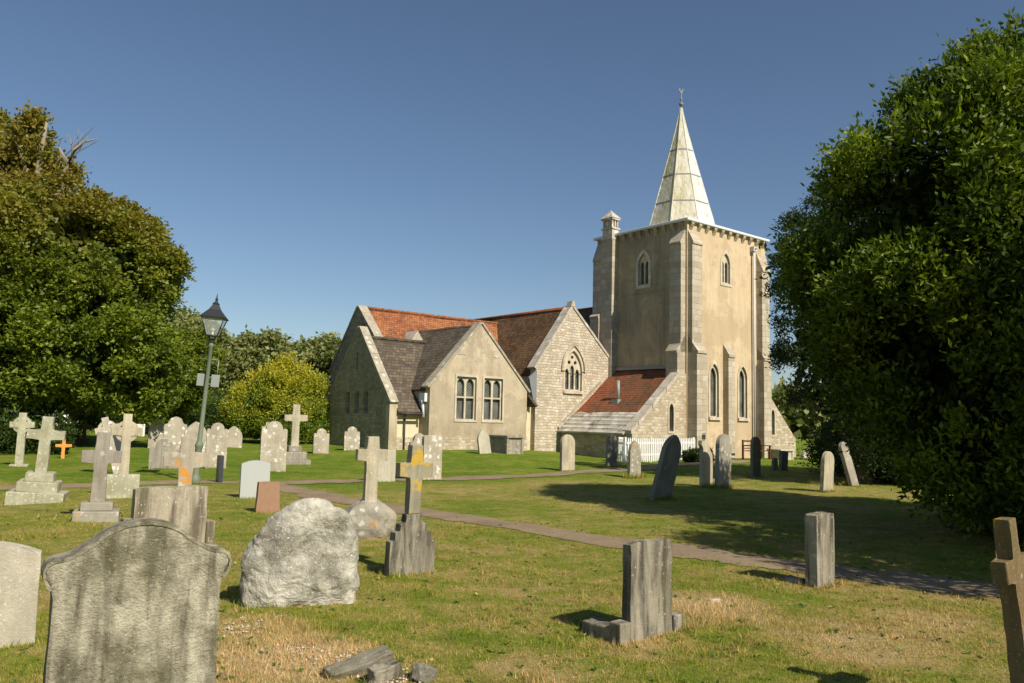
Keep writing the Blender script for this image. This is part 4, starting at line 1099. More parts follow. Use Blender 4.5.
# crosses
cross(-8.12, 13.95, 0.58, 1.47, 0.16, 0.16, 1.16, 0.16, M['g_green'], 'tall rustic stone cross leaning right on three stepped blocks', rz=22, lean=3.5, plinth=((0.86,0.7,0.19),(0.62,0.5,0.17),(0.44,0.36,0.15)), amp=0.012)
cross(-5.98, 11.78, 0.52, 1.27, 0.17, 0.17, 0.92, 0.13, M['g_grey'], 'plain grey stone cross on a low two-step base, no ring', rz=24, lean=1, plinth=((0.60,0.45,0.15),(0.42,0.32,0.12)), pmat=M['g_fleck'])
cross(-7.05, 14.75, 0.52, 1.52, 0.15, 0.14, 1.20, 0.13, M['g_cream'], 'pale celtic ring cross set on a rectangular mottled block', rz=24, lean=0.5, plinth=((0.56,0.3,0.42),), pmat=M['g_green'], ring=(0.20, 0.06))
cross(-13.5, 22.2, 0.60, 1.47, 0.18, 0.16, 1.14, 0.15, M['g_green'], 'celtic ring cross furthest left, dark hedge behind it', rz=24, ring=(0.23, 0.07), plinth=((0.45,0.35,0.06),))
cross(-9.8, 20.2, 0.56, 1.45, 0.16, 0.15, 1.15, 0.14, M['g_mott'], 'small celtic ring cross tipped sideways behind the pale ring cross', rz=24, lean=-17, ring=(0.22, 0.07))
cross(-14.2, 25.6, 0.46, 0.60, 0.09, 0.09, 0.40, 0.05, M['wood_or'], 'small bright orange wooden grave cross near the dark hedge', rz=24, name='wooden_cross')
cross(-16.7, 31.5, 0.5, 0.95, 0.13, 0.12, 0.68, 0.1, M['g_rust'], 'small brown cross standing before the dark trees', rz=24, plinth=((0.4,0.3,0.2),))
cross(-4.02, 9.98, 0.52, 1.27, 0.15, 0.17, 0.99, 0.12, M['g_orange'], 'weathered cross with a bright orange lichen patch, behind the broad slab', rz=24, lean=1)
cross(-6.88, 25.7, 0.72, 1.88, 0.22, 0.2, 1.45, 0.16, M['g_cream'], 'tall pale cross on stepped base before the golden conifer', rz=24, plinth=((0.95,0.8,0.13),(0.72,0.55,0.25),(0.4,0.36,0.18)), pmat=M['g_grey'])
c26 = cross(-1.88, 10.95, 0.42, 1.35, 0.155, 0.15, 1.10, 0.14, M['g_cream'], 'cream stone cross rising from a rounded boulder with an orange spot', rz=24, lean=0.5)
o = rock(0, 0, 0.70, 0.50, 0.42, M['g_fleck'], None, name='boulder_base', sub=4, amp=0.03, parent=c26, square=2.6); o.location = (0, 0, -0.03)
cross(-10.0, 33.0, 0.42, 0.95, 0.12, 0.11, 0.72, 0.1, M['g_cream'], 'tiny pale cross seen far behind the lamp post', rz=24)

# stepped cross with yellow lichen
def stepped_cross():
    root = empty('stone_cross', (-0.98, 8.22, tz(-1, 8.2)), 0, 'yellow-lichened cross growing out of a stepped dark slab', 'cross')
    root.rotation_euler = (0, R(1.0), R(33))
    w = 0.50
    def half(s):
        return [(s*w/2, -0.2), (s*w/2, 0.33), (s*w*0.40, 0.34), (s*w*0.40, 0.42), (s*w*0.29, 0.43), (s*w*0.29, 0.50), (s*0.085, 0.52), (s*0.085, 0.60)]
    P = half(1) + half(-1)[::-1]
    mb = MB(); mb.prism(resample(P, 0.07), -0.055, 0.055, bevel=0.007); o = mb.build('stepped_slab', M['g_slab'], root); rough_up(o, 0.005, 7)
    P = [(-0.062, 0.603), (0.062, 0.603), (0.062, 0.97), (0.185, 0.97), (0.185, 1.11), (0.062, 1.11), (0.062, 1.29), (-0.062, 1.29), (-0.062, 1.11), (-0.185, 1.11), (-0.185, 0.97), (-0.062, 0.97)]
    mb = MB(); mb.prism(resample(P, 0.07), -0.055, 0.055, bevel=0.007); o = mb.build('cross', M['g_yellow'], root); rough_up(o, 0.004, 7)
stepped_cross()

# leaning cross at the right edge
cr = empty('stone_cross', (2.83, 4.45, 0), 0, 'brown lichened cross leaning left, cut by the right edge', 'cross')
cr.rotation_euler = (Matrix.Rotation(R(-5), 3, Vector((0, 1, 0))) @ Matrix.Rotation(R(39), 3, 'Z')).to_euler()
mb = MB(); mb.prism(resample([(-0.07, -0.3), (0.07, -0.3), (0.06, 0.80), (0.21, 0.80), (0.21, 0.915), (0.055, 0.915), (0.052, 1.13), (-0.052, 1.13), (-0.055, 0.915), (-0.15, 0.915), (-0.15, 0.80), (-0.06, 0.80)], 0.06), -0.042, 0.042, bevel=0.008)
o = mb.build('cross', M['g_rust'], cr); rough_up(o, 0.007, 8)

# distant and middle headstones
hs = [
 ('flat', -19.0, 41.0, 0.62, 0.62, 0.14, 'white_st', 'squarish white headstone far off before dark trees', {}),
 ('shoulder', -21.6, 48.0, 0.7, 0.85, 0.14, 'g_mott', 'white-patched headstone standing furthest back at left', {}),
 ('flat', -15.7, 35.2, 0.30, 0.45, 0.1, 'g_black', 'small black granite tablet beside the mottled stones', {}),
 ('flat', -15.2, 35.4, 0.24, 0.38, 0.1, 'g_black', 'smallest black tablet, half hidden by mottled stones', {}),
 ('shoulder', -9.62, 22.4, 0.74, 0.82, 0.16, 'g_grey', 'low grey headstone with a pierced cross at its top', dict(hole=True)),
 ('shoulder', -13.2, 30.0, 0.55, 1.12, 0.12, 'g_mott', 'narrow mottled headstone left of the double-humped one', {}),
 ('ogee', -11.3, 27.1, 0.72, 1.33, 0.12, 'g_mott', 'tall mottled ogee-topped headstone behind the low grey one', {}),
 ('gothic', -9.55, 24.4, 0.66, 1.33, 0.12, 'g_mott', 'pointed mottled headstone immediately left of the lamp post', {}),
 ('shoulder', -8.35, 22.9, 0.56, 1.29, 0.12, 'g_mott', 'shouldered mottled headstone immediately right of the lamp post', {}),
 ('flat', -6.62, 18.45, 0.36, 0.62, 0.09, 'g_black', 'upright polished black slab seen edge-on at the path', dict(rz=120)),
 ('peon', -4.85, 15.42, 0.54, 0.72, 0.08, 'g_modern', 'smooth pale blue-grey modern headstone with curved top', dict(rz=30, amp=0.0)),
 ('flat', -3.88, 13.05, 0.37, 0.48, 0.17, 'g_red', 'short reddish sandstone block headstone', dict(rz=24, taper=0.12)),
 ('gothic', -10.7, 31.1, 0.64, 0.85, 0.12, 'g_mott', 'small white-topped headstone right of the lamp, before the conifer', {}),
 ('shoulder', -6.55, 22.3, 0.70, 1.40, 0.13, 'g_mott', 'tall white-blotched shouldered headstone beside the tall pale cross', {}),
 ('shoulder', -6.88, 29.3, 0.56, 0.92, 0.12, 'g_mott', 'small mottled headstone between conifer and dark gable', {}),
 ('shoulder', -6.10, 31.0, 0.60, 0.92, 0.12, 'g_mott', 'small white-blotched headstone against the dark gable', {}),
 ('flat', -3.02, 19.6, 0.50, 0.78, 0.12, 'g_pale', 'plain pale headstone behind the cream cross', {}),
 ('ogee', -2.36, 20.9, 0.50, 1.18, 0.11, 'g_mott', 'scroll-topped mottled headstone, left one of the close pair', {}),
 ('chamfer', -1.98, 20.55, 0.56, 1.13, 0.11, 'g_mott', 'flat-topped mottled headstone, right one of the close pair', {}),
 ('round', 1.86, 25.7, 0.56, 1.16, 0.11, 'g_cream', 'round-topped cream headstone alone on the lawn before the stone gable', {}),
 ('gothic', -0.95, 31.4, 0.55, 0.95, 0.1, 'g_pale', 'small leaning pale headstone behind the grey chest tomb', dict(lean=-8)),
 ('round', 3.62, 28.5, 0.46, 1.14, 0.1, 'g_dark', 'dark round-topped headstone in front of the lean-to eaves', {}),
 ('gothic', 3.66, 23.5, 0.48, 1.08, 0.1, 'g_fleck', 'small brownish headstone with a grass tuft, before the fence', dict(taper=0.12)),
 ('gothic', 3.20, 17.0, 0.56, 1.38, 0.11, 'g_dark', 'dark headstone leaning sharply right on the lawn', dict(lean=13, taper=0.08)),
 ('round', 5.38, 20.25, 0.50, 1.36, 0.12, 'g_fleck', 'tall yellowish round-topped headstone, right of the touching pair', dict(lean=1.5)),
 ('round', 7.82, 25.5, 0.42, 1.24, 0.1, 'g_dark', 'tall shaded grey headstone in front of the bench', {}),
 ('round', 9.62, 29.1, 0.28, 0.47, 0.09, 'g_dark', 'tiny shaded headstone right of the bench', {}),
 ('flat', 9.85, 28.9, 0.40, 0.72, 0.12, 'g_dark', 'dark square-topped headstone right of the bench', dict(lean=3)),
 ('round', 7.93, 20.1, 0.46, 1.0, 0.1, 'g_cream', 'sunlit pale headstone standing upright under the dark trees', dict(lean=3)),
 ('round', 9.48, 22.1, 0.36, 1.24, 0.1, 'g_grey', 'long grey headstone leaning far to the left under the trees', dict(lean=-15)),
 ('round', 14.6, 39.6, 0.6, 0.45, 0.14, 'g_pale', 'low pale stone at the foot of the right lean-to', {}),
]
hs_pos = []
for kind, x, y, w, h, th, mat, label, kw in hs:
    kw = dict(kw); hole = kw.pop('hole', False)
    if hole:
        mb = MB()
        P = resample(prof(kind, w, h), 0.1)
        quads = []
        for sx in (-1, 1):
            for sz in (-1, 1): quads.append([(sx*0.02, h-0.22+sz*0.02), (sx*0.085, h-0.22+sz*0.02), (sx*0.06, h-0.22+sz*0.065), (sx*0.02, h-0.22+sz*0.085)])
        mb.plate(P, quads, -th/2, th/2, lambda a, z, d: (a, d, z))
        o = mb.build('headstone', M[mat]); o.location = (x, y, tz(x, y)); o.rotation_euler = (0, 0, R(24)); tag(o, label, 'gravestone')
    else:
        kw.setdefault('rz', 39 if x > -2 else 26)
        headstone(kind, x, y, w, h, th, M[mat], label, **kw)
    hs_pos.append((x, y, w))
# broken ornate stone beside the yellowish one
mb = MB()
P = [(-0.2, -0.25), (0.17, -0.25), (0.19, 0.6), (0.17, 0.85), (0.06, 0.95), (0.03, 1.05), (-0.02, 1.15), (-0.03, 1.30), (-0.08, 1.38), (-0.12, 1.33), (-0.10, 1.22), (-0.17, 1.15), (-0.25, 1.18), (-0.28, 1.08), (-0.2, 1.0), (-0.22, 0.6)]
mb.prism(resample(P, 0.06), -0.06, 0.06, bevel=0.01); o = mb.build('headstone', M['g_cream']); rough_up(o, 0.01, 9)
o.location = (5.12, 20.85, 0); o.rotation_euler = (0, 0, R(39)); tag(o, 'broken ornate pale headstone, left of the touching pair', 'gravestone')
mb = MB(); P = [(-0.2, -0.2), (0.2, -0.2)] + [(0.2*math.cos(math.pi*i/10), 0.62+0.2*math.sin(math.pi*i/10)) for i in range(11)]
headstone('round', -11.9, 24.6, 0.52, 0.95, 0.1, M['g_black'], 'dark blue-black domed headstone behind the plain grey cross', rz=24, amp=0)

# tumbled kerb pieces at the bottom edge
def kerb(x, y, sx, sy, sz, rx, ry, rz, label, mat='g_kerb'):
    mb = MB(); mb.box((-sx/2, -sy/2, -sz/2), (sx/2, sy/2, sz/2), 0.008)
    bmesh.ops.subdivide_edges(mb.bm, edges=mb.bm.edges[:], cuts=4, use_grid_fill=True)
    o = mb.build('broken_kerbstone', M[mat]); rough_up(o, 0.020, 9); rough_up(o, 0.008, 28); o.location = (x, y, tz(x, y)+sz*0.45); o.rotation_euler = (R(rx), R(ry), R(rz)); tag(o, label, 'stone')
kerb(-0.90, 5.13, 0.46, 0.12, 0.08, 18, -7, 46, 'long broken kerbstone with orange lichen, tipped over at the bottom edge')
kerb(-0.72, 4.98, 0.22, 0.09, 0.10, 0, 0, 50, 'short kerb fragment tucked under the longer tipped kerbstone', 'g_slab')
kerb(-0.49, 5.04, 0.14, 0.11, 0.09, 10, 18, 70, 'small angular stone chunk right of the tipped kerbstone')

# pale stone chippings
def chippings():
    n = 330
    c = np.zeros((n, 3))
    k = rng.integers(0, 4, n)
    cen = np.array([(-1.98, 6.12), (-1.35, 5.55), (-1.05, 5.35), (-0.66, 5.02)]); sg = np.array([(0.10, 0.16), (0.16, 0.07), (0.12, 0.08), (0.10, 0.09)])
    c[:, :2] = cen[k] + rng.normal(size=(n, 2))*sg[k]
    c[:, 2] = terr(c[:, 0], c[:, 1]) + 0.012
    r = rng.uniform(0.004, 0.013, n)
    octv = np.array([(1,0,0),(0,1,0),(-1,0,0),(0,-1,0),(0,0,0.8),(0,0,-0.8)], float)
    faces = [(0,1,4),(1,2,4),(2,3,4),(3,0,4),(1,0,5),(2,1,5),(3,2,5),(0,3,5)]
    jit = 1 + 0.35*rng.normal(size=(n, 6, 3))
    V = c[:, None, :] + octv[None]*jit*r[:, None, None]
    T = V[:, faces, :].reshape(-1, 3)
    np_mesh('stone_chippings', T, 3, m_plain('pale_pink_chippings', (0.50,0.43,0.36), 0.9, 0.2, 0, 0.25, 30))
    tag(bpy.data.objects['stone_chippings'], 'scattered pale stone chippings', 'gravel', kind='stuff')
chippings()

# ------------------------------------------------------------------ lamp post
LP = empty('street_lamp', (-7.12, 18.3, 0), 0, 'green iron lamp post with a black four-sided lantern, leaning right', 'street lamp')
LP.rotation_euler = (0, R(3.2), R(12)); LP.scale = (0.97, 0.97, 0.945)
mb = MB()
mb.lathe([(0.13, -0.1), (0.13, 0.12), (0.10, 0.16), (0.085, 0.22), (0.08, 0.82), (0.095, 0.86), (0.10, 0.90), (0.08, 0.95), (0.055, 1.0), (0.05, 2.0), (0.045, 3.28), (0.06, 3.3), (0.06, 3.34), (0.04, 3.38)], 14)
mb.build('post', M['postgreen'], LP)
mb = MB(); mb.tube([(-0.22, 0, 2.98), (0.22, 0, 2.98)], [0.014, 0.014], 6)
mb.build('ladder_bar', M['postgreen'], LP)
mb = MB(); mb.lathe([(0.03, 3.36), (0.055, 3.42), (0.03, 3.48), (0.03, 3.5)], 10)
for a in range(4):
    th = math.pi/4 + a*math.pi/2; mb.tube([(0.03*math.cos(th), 0.03*math.sin(th), 3.44), (0.09*math.cos(th), 0.09*math.sin(th), 3.5), (0.10*math.cos(th), 0.10*math.sin(th), 3.56)], [0.012]*3, 5)
mb.build('bracket', M['black'], LP)
LH = bpy.data.objects.new('lantern', None); COL.objects.link(LH); LH.parent = LP
s2 = math.sqrt(2); zb, zt = 3.56, 4.0; rb, rt = 0.125, 0.255
mb = MB()
def sqring(r, z): return [Vector((sx*r, sy*r, z)) for sx, sy in ((-1,-1),(1,-1),(1,1),(-1,1))]
A_, B_ = sqring(rb, zb), sqring(rt, zt)
for i in range(4):
    j = (i+1) % 4
    mb.tube([A_[i], B_[i]], [0.014, 0.014], 5); mb.tube([A_[i], A_[j]], [0.016, 0.016], 5); mb.tube([B_[i], B_[j]], [0.018, 0.018], 5)
mb.box((-0.13, -0.13, 3.54), (0.13, 0.13, 3.56))
mb.build('lantern_frame', M['black'], LH)
mb = MB(); rr = [(0.40, 3.985), (0.41, 4.01), (0.30, 4.10), (0.185, 4.20), (0.12, 4.29), (0.095, 4.33), (0.11, 4.35), (0.07, 4.38), (0.03, 4.43), (0.045, 4.47), (0.02, 4.51), (0.008, 4.6)]
mb.lathe([(r, z) for r, z in rr], 4, sq=True); mb.build('lantern_roof', M['black'], LH)
tg = NT('lantern_glass'); gp = tg.n('ShaderNodeBsdfPrincipled'); gp.inputs['Base Color'].default_value = (0.75, 0.8, 0.78, 1); gp.inputs['Roughness'].default_value = 0.25
gt = tg.n('ShaderNodeBsdfTransparent'); gm = tg.n('ShaderNodeMixShader'); gm.inputs[0].default_value = 0.28; tg.l(gt.outputs[0], gm.inputs[1]); tg.l(gp.outputs[0], gm.inputs[2]); tg.l(gm.outputs[0], tg.out.inputs[0])
for i in range(4):
    j = (i+1) % 4; k_ = 0.97
    mb = MB(); mb.face([Vector((p.x*k_, p.y*k_, p.z)) for p in (A_[i], A_[j], B_[j], B_[i])]); mb.build('glass_pane', tg.m, LH)
mb = MB(); mb.tube([(0, 0, 3.57), (0, 0, 3.66)], [0.03, 0.02], 8); mb.lathe([(0.02, 0), (0.05, 0.05), (0.05, 0.16), (0.03, 0.22)], 10, (0, 0, 3.66)); mb.build('bulb_holder', M['white'], LH)
for x0, x1 in ((-0.24, -0.07), (0.08, 0.27)):
    mb = MB(); mb.box((x0, 0.05, 2.32), (x1, 0.09, 2.62), 0.01); mb.build('control_box', M['signgrey'], LP)
mb = MB()
for z in (2.38, 2.55, 2.92): mb.tube([(-0.06, 0.045, z), (0.10, 0.045, z)], [0.012]*2, 5)
mb.tube([(0.2, 0.07, 2.62), (0.2, 0.07, 2.98)], [0.012]*2, 5)
mb.build('strap', M['signgrey'], LP)

# ------------------------------------------------------------------ vegetation
def blob_surface_points(blobs, n, inner=0.0):
    """points on the union surface of ellipsoids (cx,cy,cz,rx,ry,rz), with outward normals"""
    B = np.array(blobs, float); area = (B[:, 3]*B[:, 4]+B[:, 3]*B[:, 5]+B[:, 4]*B[:, 5])
    P = []; N = []
    got = 0
    while got < n:
        m_ = n*2
        k = rng.choice(len(B), m_, p=area/area.sum())
        d = rng.normal(size=(m_, 3)); d /= np.linalg.norm(d, axis=1)[:, None]
        p = B[k, :3] + d*B[k, 3:6]*(1 - inner*rng.random(m_)[:, None])
        nn = d/B[k, 3:6]; nn /= np.linalg.norm(nn, axis=1)[:, None]
        q = (p[:, None, :]-B[None, :, :3])/B[None, :, 3:6]
        ins = (q**2).sum(-1) < 0.80
        ins[np.arange(m_), k] = False
        ok = (~ins.any(1)) & (p[:, 2] > 0.15)
        P.append(p[ok]); N.append(nn[ok]); got += ok.sum()
    P = np.concatenate(P)[:n]; N = np.concatenate(N)[:n]
    return P, N

def leaves(cen, axis, length, width, curl=0.3):
    """diamond leaves: cen (n,3), axis (n,3) unit; returns verts (4n,3)"""
    n = len(cen)
    r = rng.normal(size=(n, 3)); s = np.cross(axis, r); s /= (np.linalg.norm(s, axis=1)[:, None]+1e-9)
    up = np.cross(s, axis)
    L = length[:, None]; W = width[:, None]
    a = cen; c = cen + axis*L; mid = cen + axis*L*0.45
    b = mid + s*W*0.5 + up*L*0.06; d = mid - s*W*0.5 + up*L*0.06
    return np.stack([a, b, c, d], 1).reshape(-1, 3)

def foliage(name, parent, mat, blobs, n_clump, clump_r, n_leaf, L, W, sprig=0.5, upbias=0.25, inner=0.25, squash=0.75, flat=0.0):
    P, N = blob_surface_points(blobs, n_clump, inner)
    crs = clump_r*rng.uniform(0.6, 1.35, n_clump)
    k = rng.choice(n_clump, n_leaf, p=crs**2/np.sum(crs**2))
    # shoots: leaves grouped on short shoots radiating from clump centres
    nsh = n_leaf//10
    ks = rng.choice(n_clump, nsh, p=crs**2/np.sum(crs**2))
    d = rng.normal(size=(nsh, 3)) + N[ks]*0.9 + np.array([0, 0, upbias]); d /= np.linalg.norm(d, axis=1)[:, None]
    rad = crs[ks]*(0.35+0.65*rng.random(nsh)**0.6)
    base = P[ks] + d*rad[:, None]*np.array([1, 1, squash])
    sl = sprig*(0.5+rng.random(nsh))
    sd = d + 0.45*rng.normal(size=(nsh, 3)) + np.array([0, 0, upbias*1.5]); sd /= np.linalg.norm(sd, axis=1)[:, None]
    idx = np.repeat(np.arange(nsh), 10); t = np.tile(np.linspace(0.0, 1.0, 10), nsh)
    c = base[idx] + sd[idx]*(sl[idx]*t)[:, None] + rng.normal(size=(len(idx), 3))*L*0.35
    ax = sd[idx]*0.75 + rng.normal(size=(len(idx), 3))*0.75; 
    if flat: ax[:, 2] *= (1-flat)
    ax /= np.linalg.norm(ax, axis=1)[:, None]
    n = len(c)
    V = leaves(c, ax, L*rng.uniform(0.6, 1.3, n), W*rng.uniform(0.7, 1.25, n))
    rn = np.clip(0.35*rng.random(nsh)[idx] + 0.35*rng.random(n) + 0.3*rng.random(n_clump)[ks][idx], 0, 1)
    V[:, 2] = np.maximum(V[:, 2], 0.02)
    return np_mesh(name, V, 4, mat, parent, rn)

def core(parent, blobs, shrink, n, size, name='inner_foliage', mat='lf_core'):
    """dense twiggy inside of the crown, many random quads"""
    B = np.array(blobs, float); vol = B[:, 3]*B[:, 4]*B[:, 5]
    k = rng.choice(len(B), n, p=vol/vol.sum())
    d = rng.normal(size=(n, 3)); d /= np.linalg.norm(d, axis=1)[:, None]
    c = B[k, :3] + d*B[k, 3:6]*shrink*(rng.random(n)**0.25)[:, None]
    ax = rng.normal(size=(n, 3)); ax /= np.linalg.norm(ax, axis=1)[:, None]
    V = leaves(c, ax, size*rng.uniform(0.6, 1.4, n), size*rng.uniform(0.6, 1.2, n))
    V[:, 2] = np.maximum(V[:, 2], 0.02)
    return V, np.zeros(n)  # lowest tint: crown shade put into the inner leaf colour

def trunk(parent, x, y, h, r, limbs, ztop=None, mat='bark', lean=0.0):
    mb = MB()
    pts = [(0, 0, -0.2), (0.02, 0, 0.3), (0.06+lean*0.3, 0.03, h*0.35), (lean*0.7, -0.04, h*0.7), (lean, 0.03, h)]
    mb.tube(pts, [r*1.35, r, r*0.85, r*0.6, r*0.28], 10)
    for (t, tx, ty, tz_, rr) in limbs:
        i = t*4; a = Vector(pts[int(i)]).lerp(Vector(pts[min(int(i)+1, 4)]), i-int(i))
        e = Vector((tx, ty, tz_)); mid = a.lerp(e, 0.5) + Vector((0, 0, 0.08*(e-a).length))
        mb.tube([a, mid, e], [rr, rr*0.7, rr*0.25], 7)
        for s in range(3):
            e2 = e + Vector((random.uniform(-1, 1), random.uniform(-1, 1), random.uniform(0, 1)))*(e-a).length*0.28
            mb.tube([mid.lerp(e, 0.5+0.15*s), e2], [rr*0.35, rr*0.1], 5)
    return mb.build('trunk', M[mat], parent)

def tree(name, x, y, label, mat, blobs, n_clump, clump_r, n_leaf, L, W, th, tr, limbs=None, cat='tree', group=None, n_core=6000, core_size=0.35, **kw):
    """blobs are given in world x,y and stored relative to the trunk foot"""
    root = empty(name, (x, y, tz(x, y)), 0, label, cat, group)
    bl = [(b[0]-x, b[1]-y, b[2], b[3], b[4], b[5]) for b in blobs]
    if limbs is None:
        limbs = [(0.45+0.1*(i % 4), b[0]*0.6, b[1]*0.6, b[2], tr*0.45) for i, b in enumerate(bl)]
    if th: trunk(root, 0, 0, th, tr, limbs)
    c = foliage('crown', root, M[mat], bl, n_clump, clump_r, n_leaf, L, W, **kw)
    if n_core:
        V, rn = core(root, bl, 0.78, n_core, core_size)
        np_mesh('inner_foliage', V, 4, M[mat], root, rn)
    return root

# right: big evergreen close to the camera
tree('bay_tree', 7.4, 12.8, 'large dark evergreen tree filling the right edge, leafy down to the ground', 'lf_bay',
     [(8.0, 12.9, 4.4, 2.7, 2.6, 2.5), (6.5, 12.8, 4.0, 1.5, 1.7, 1.6), (7.0, 12.6, 5.8, 1.35, 1.4, 1.25), (8.6, 12.3, 6.1, 1.8, 1.6, 1.5), (7.6, 11.9, 1.7, 1.7, 1.7, 1.7), (9.4, 12.0, 2.4, 2.1, 2.2, 2.4), (11.0, 12.0, 3.5, 2.3, 1.9, 2.3), (6.9, 12.8, 2.6, 1.4, 1.5, 1.2), (8.3, 11.4, 0.9, 1.7, 1.4, 1.0)],
     300, 0.48, 230000, 0.12, 0.052, 5.5, 0.3, sprig=0.36, upbias=0.6, inner=0.12, n_core=42000, core_size=0.14)
tree('bay_tree', 8.6, 8.6, 'second evergreen just outside the right edge, shading the path end', 'lf_bay',
     [(8.2, 7.6, 3.2, 1.7, 1.7, 2.2), (7.1, 7.1, 3.4, 1.3, 1.4, 1.9), (7.3, 8.2, 4.2, 1.0, 1.0, 1.2), (8.9, 9.7, 3.1, 1.9, 1.9, 2.7), (8.4, 8.4, 1.6, 1.5, 1.5, 1.5)],
     120, 0.42, 50000, 0.11, 0.05, 4.5, 0.25, sprig=0.3, upbias=0.5, n_core=12000, core_size=0.16)
tree('yew_tree', 10.3, 23.6, 'tall dark columnar yew rising behind the large evergreen, beside the tower', 'lf_yew',
     [(9.2, 22.8, 5.5, 1.45, 1.6, 2.9), (9.35, 22.8, 3.6, 1.6, 1.6, 2.0), (10.3, 23.2, 2.2, 1.6, 1.2, 1.5), (11.2, 23.4, 6.2, 1.8, 1.8, 2.6), (12.4, 23.8, 4.5, 2.4, 2.4, 3.4), (15.0, 24.5, 5.0, 2.6, 2.6, 4.4)],
     420, 0.36, 100000, 0.12, 0.04, 6, 0.3, sprig=0.16, upbias=0.5, inner=0.05, n_core=12000, core_size=0.25)
# shrubs under the yew
def shrub(x, y, w, h, mat, label, n=9000, L=0.10, name='shrub', W=0.045, cr=0.28, group=None, **kw):
    return tree(name, x, y, label, mat, [(x, y, h*0.45, w/2, w/2*0.8, h*0.55), (x+w*0.2, y, h*0.35, w*0.35, w*0.3, h*0.4), (x-w*0.22, y, h*0.35, w*0.33, w*0.3, h*0.42)], 60, cr, n, L, W, h*0.5, 0.05, cat='shrub', group=group, n_core=2500, core_size=0.16, **kw)
shrub(11.6, 23.6, 2.4, 1.3, 'lf_hedge', 'dark leafy shrub under the evergreen behind the leaning headstone', 16000, 0.12)
shrub(12.4, 27.5, 3.2, 1.6, 'lf_hedge', 'broad shrub at the foot of the tall yew', 16000, 0.12)
shrub(13.6, 25.0, 3.4, 1.9, 'lf_hedge', 'shadowed shrub furthest right below the trees', 12000, 0.12)
shrub(7.62, 33.4, 0.6, 0.42, 'lf_hedge', 'small green bush at the right end of the white fence', 3000, 0.07, cr=0.1, sprig=0.1)
# white flowers beside it
def blossoms(x, y, r, z, n, label, s=0.03):
    d = rng.normal(size=(n, 3)); d /= np.linalg.norm(d, axis=1)[:, None]
    c = np.array([x, y, z]) + d*np.array(r)*rng.random((n, 1))**0.4
    P = []
    for k in range(2):
        ax = rng.normal(size=(n, 3)); ax /= np.linalg.norm(ax, axis=1)[:, None]
        P.append(leaves(c, ax, np.full(n, s*2), np.full(n, s*2)))
    return np.concatenate(P)
def flower_bush(x, y, w, h, label, nb):
    root = shrub(x, y, w, h, 'lf_hedge', label, 3000, 0.08, name='flowering_bush', cr=0.12, sprig=0.12)
    V = blossoms(0, 0, (w*0.5, w*0.5, h*0.45), h*0.6, nb, '', 0.04)
    np_mesh('blossoms', V, 4, M['white'], root)
flower_bush(8.15, 33.4, 0.45, 0.5, 'low white-flowered bush between the fence and the touching pair', 40)
flower_bush(-15.2, 27.0, 0.8, 1.4, 'white-flowered bush among the crosses at left', 60)

# left: big broadleaf trees
tree('sycamore_tree', -17.0, 30.5, 'big round-crowned tree at left with browning upper leaves', 'lf_left',
     [(-18.0, 30, 6.5, 4.6, 4.2, 3.3), (-14.9, 29.6, 6.5, 1.9, 2.2, 1.3), (-15.9, 29.2, 3.9, 2.8, 2.8, 2.2), (-21.5, 30, 6.0, 4.0, 4, 3.9), (-13.9, 29.8, 2.7, 1.5, 1.6, 1.3), (-19.0, 28.0, 3.4, 3.6, 2.6, 2.7), (-16.4, 30, 7.6, 2.4, 2.4, 1.5)],
     640, 0.42, 290000, 0.15, 0.095, 9, 0.45, sprig=0.34, upbias=0.15, inner=0.16, n_core=22000, core_size=0.3, flat=0.4)
tree('oak_tree', -25.0, 36, 'taller tree partly out of frame at far left, bare branches at its top', 'lf_left',
     [(-27.0, 36, 8.5, 4.5, 4, 5.5), (-25.0, 36, 12.6, 1.9, 1.9, 2.4), (-24, 36, 6, 4, 3.5, 4.5)],
     300, 0.5, 70000, 0.22, 0.14, 11, 0.5, sprig=0.35, n_core=9000, core_size=0.4)
tree('thicket_tree', -18.6, 45.0, 'smaller green tree tucked right of the big round-crowned tree', 'lf_left',
     [(-18.3, 45.0, 3.6, 1.5, 1.6, 2.2), (-20.0, 45.0, 2.8, 1.9, 1.8, 2.6)],
     110, 0.36, 32000, 0.16, 0.10, 3.2, 0.14, sprig=0.28, n_core=4000, core_size=0.25, flat=0.4)
# bleached branches
mb = MB()
for pts, rs in [([(-19.9, 32, 9.2), (-19.65, 32, 12.0), (-19.5, 32, 13.4)], [0.14, 0.10, 0.06]),
                ([(-20.3, 32, 9.2), (-20.2, 32, 11.4), (-20.6, 32, 12.3), (-20.8, 32, 12.9)], [0.12, 0.08, 0.05, 0.02]),
                ([(-18.8, 32, 9.4), (-18.6, 32, 11.3), (-18.3, 32, 12.2), (-17.9, 32, 12.6), (-17.3, 32, 12.75)], [0.13, 0.11, 0.08, 0.05, 0.015]),
                ([(-18.5, 32, 11.7), (-18.9, 32, 12.3), (-19.3, 32, 12.35)], [0.07, 0.045, 0.012]), ([(-18.3, 32, 12.2), (-18.5, 32, 12.7)], [0.04, 0.01])]:
    mb.tube(pts, rs, 7)
for i in range(30):
    p = Vector((random.uniform(-20.8, -17.9), 32+random.uniform(-0.4, 0.4), random.uniform(11.3, 12.7))); mb.tube([p, p+Vector((random.uniform(-0.5, 0.5), 0, random.uniform(0.2, 0.7)))], [0.02, 0.006], 4)
t_ = empty('dead_tree', (-19, 32, 0), 0, 'bleached bare branches poking above the brown-leaved crown', 'tree')
for v in mb.bm.verts: v.co -= Vector((-19, 32, 0))
mb.build('branch', M['deadwood'], t_)
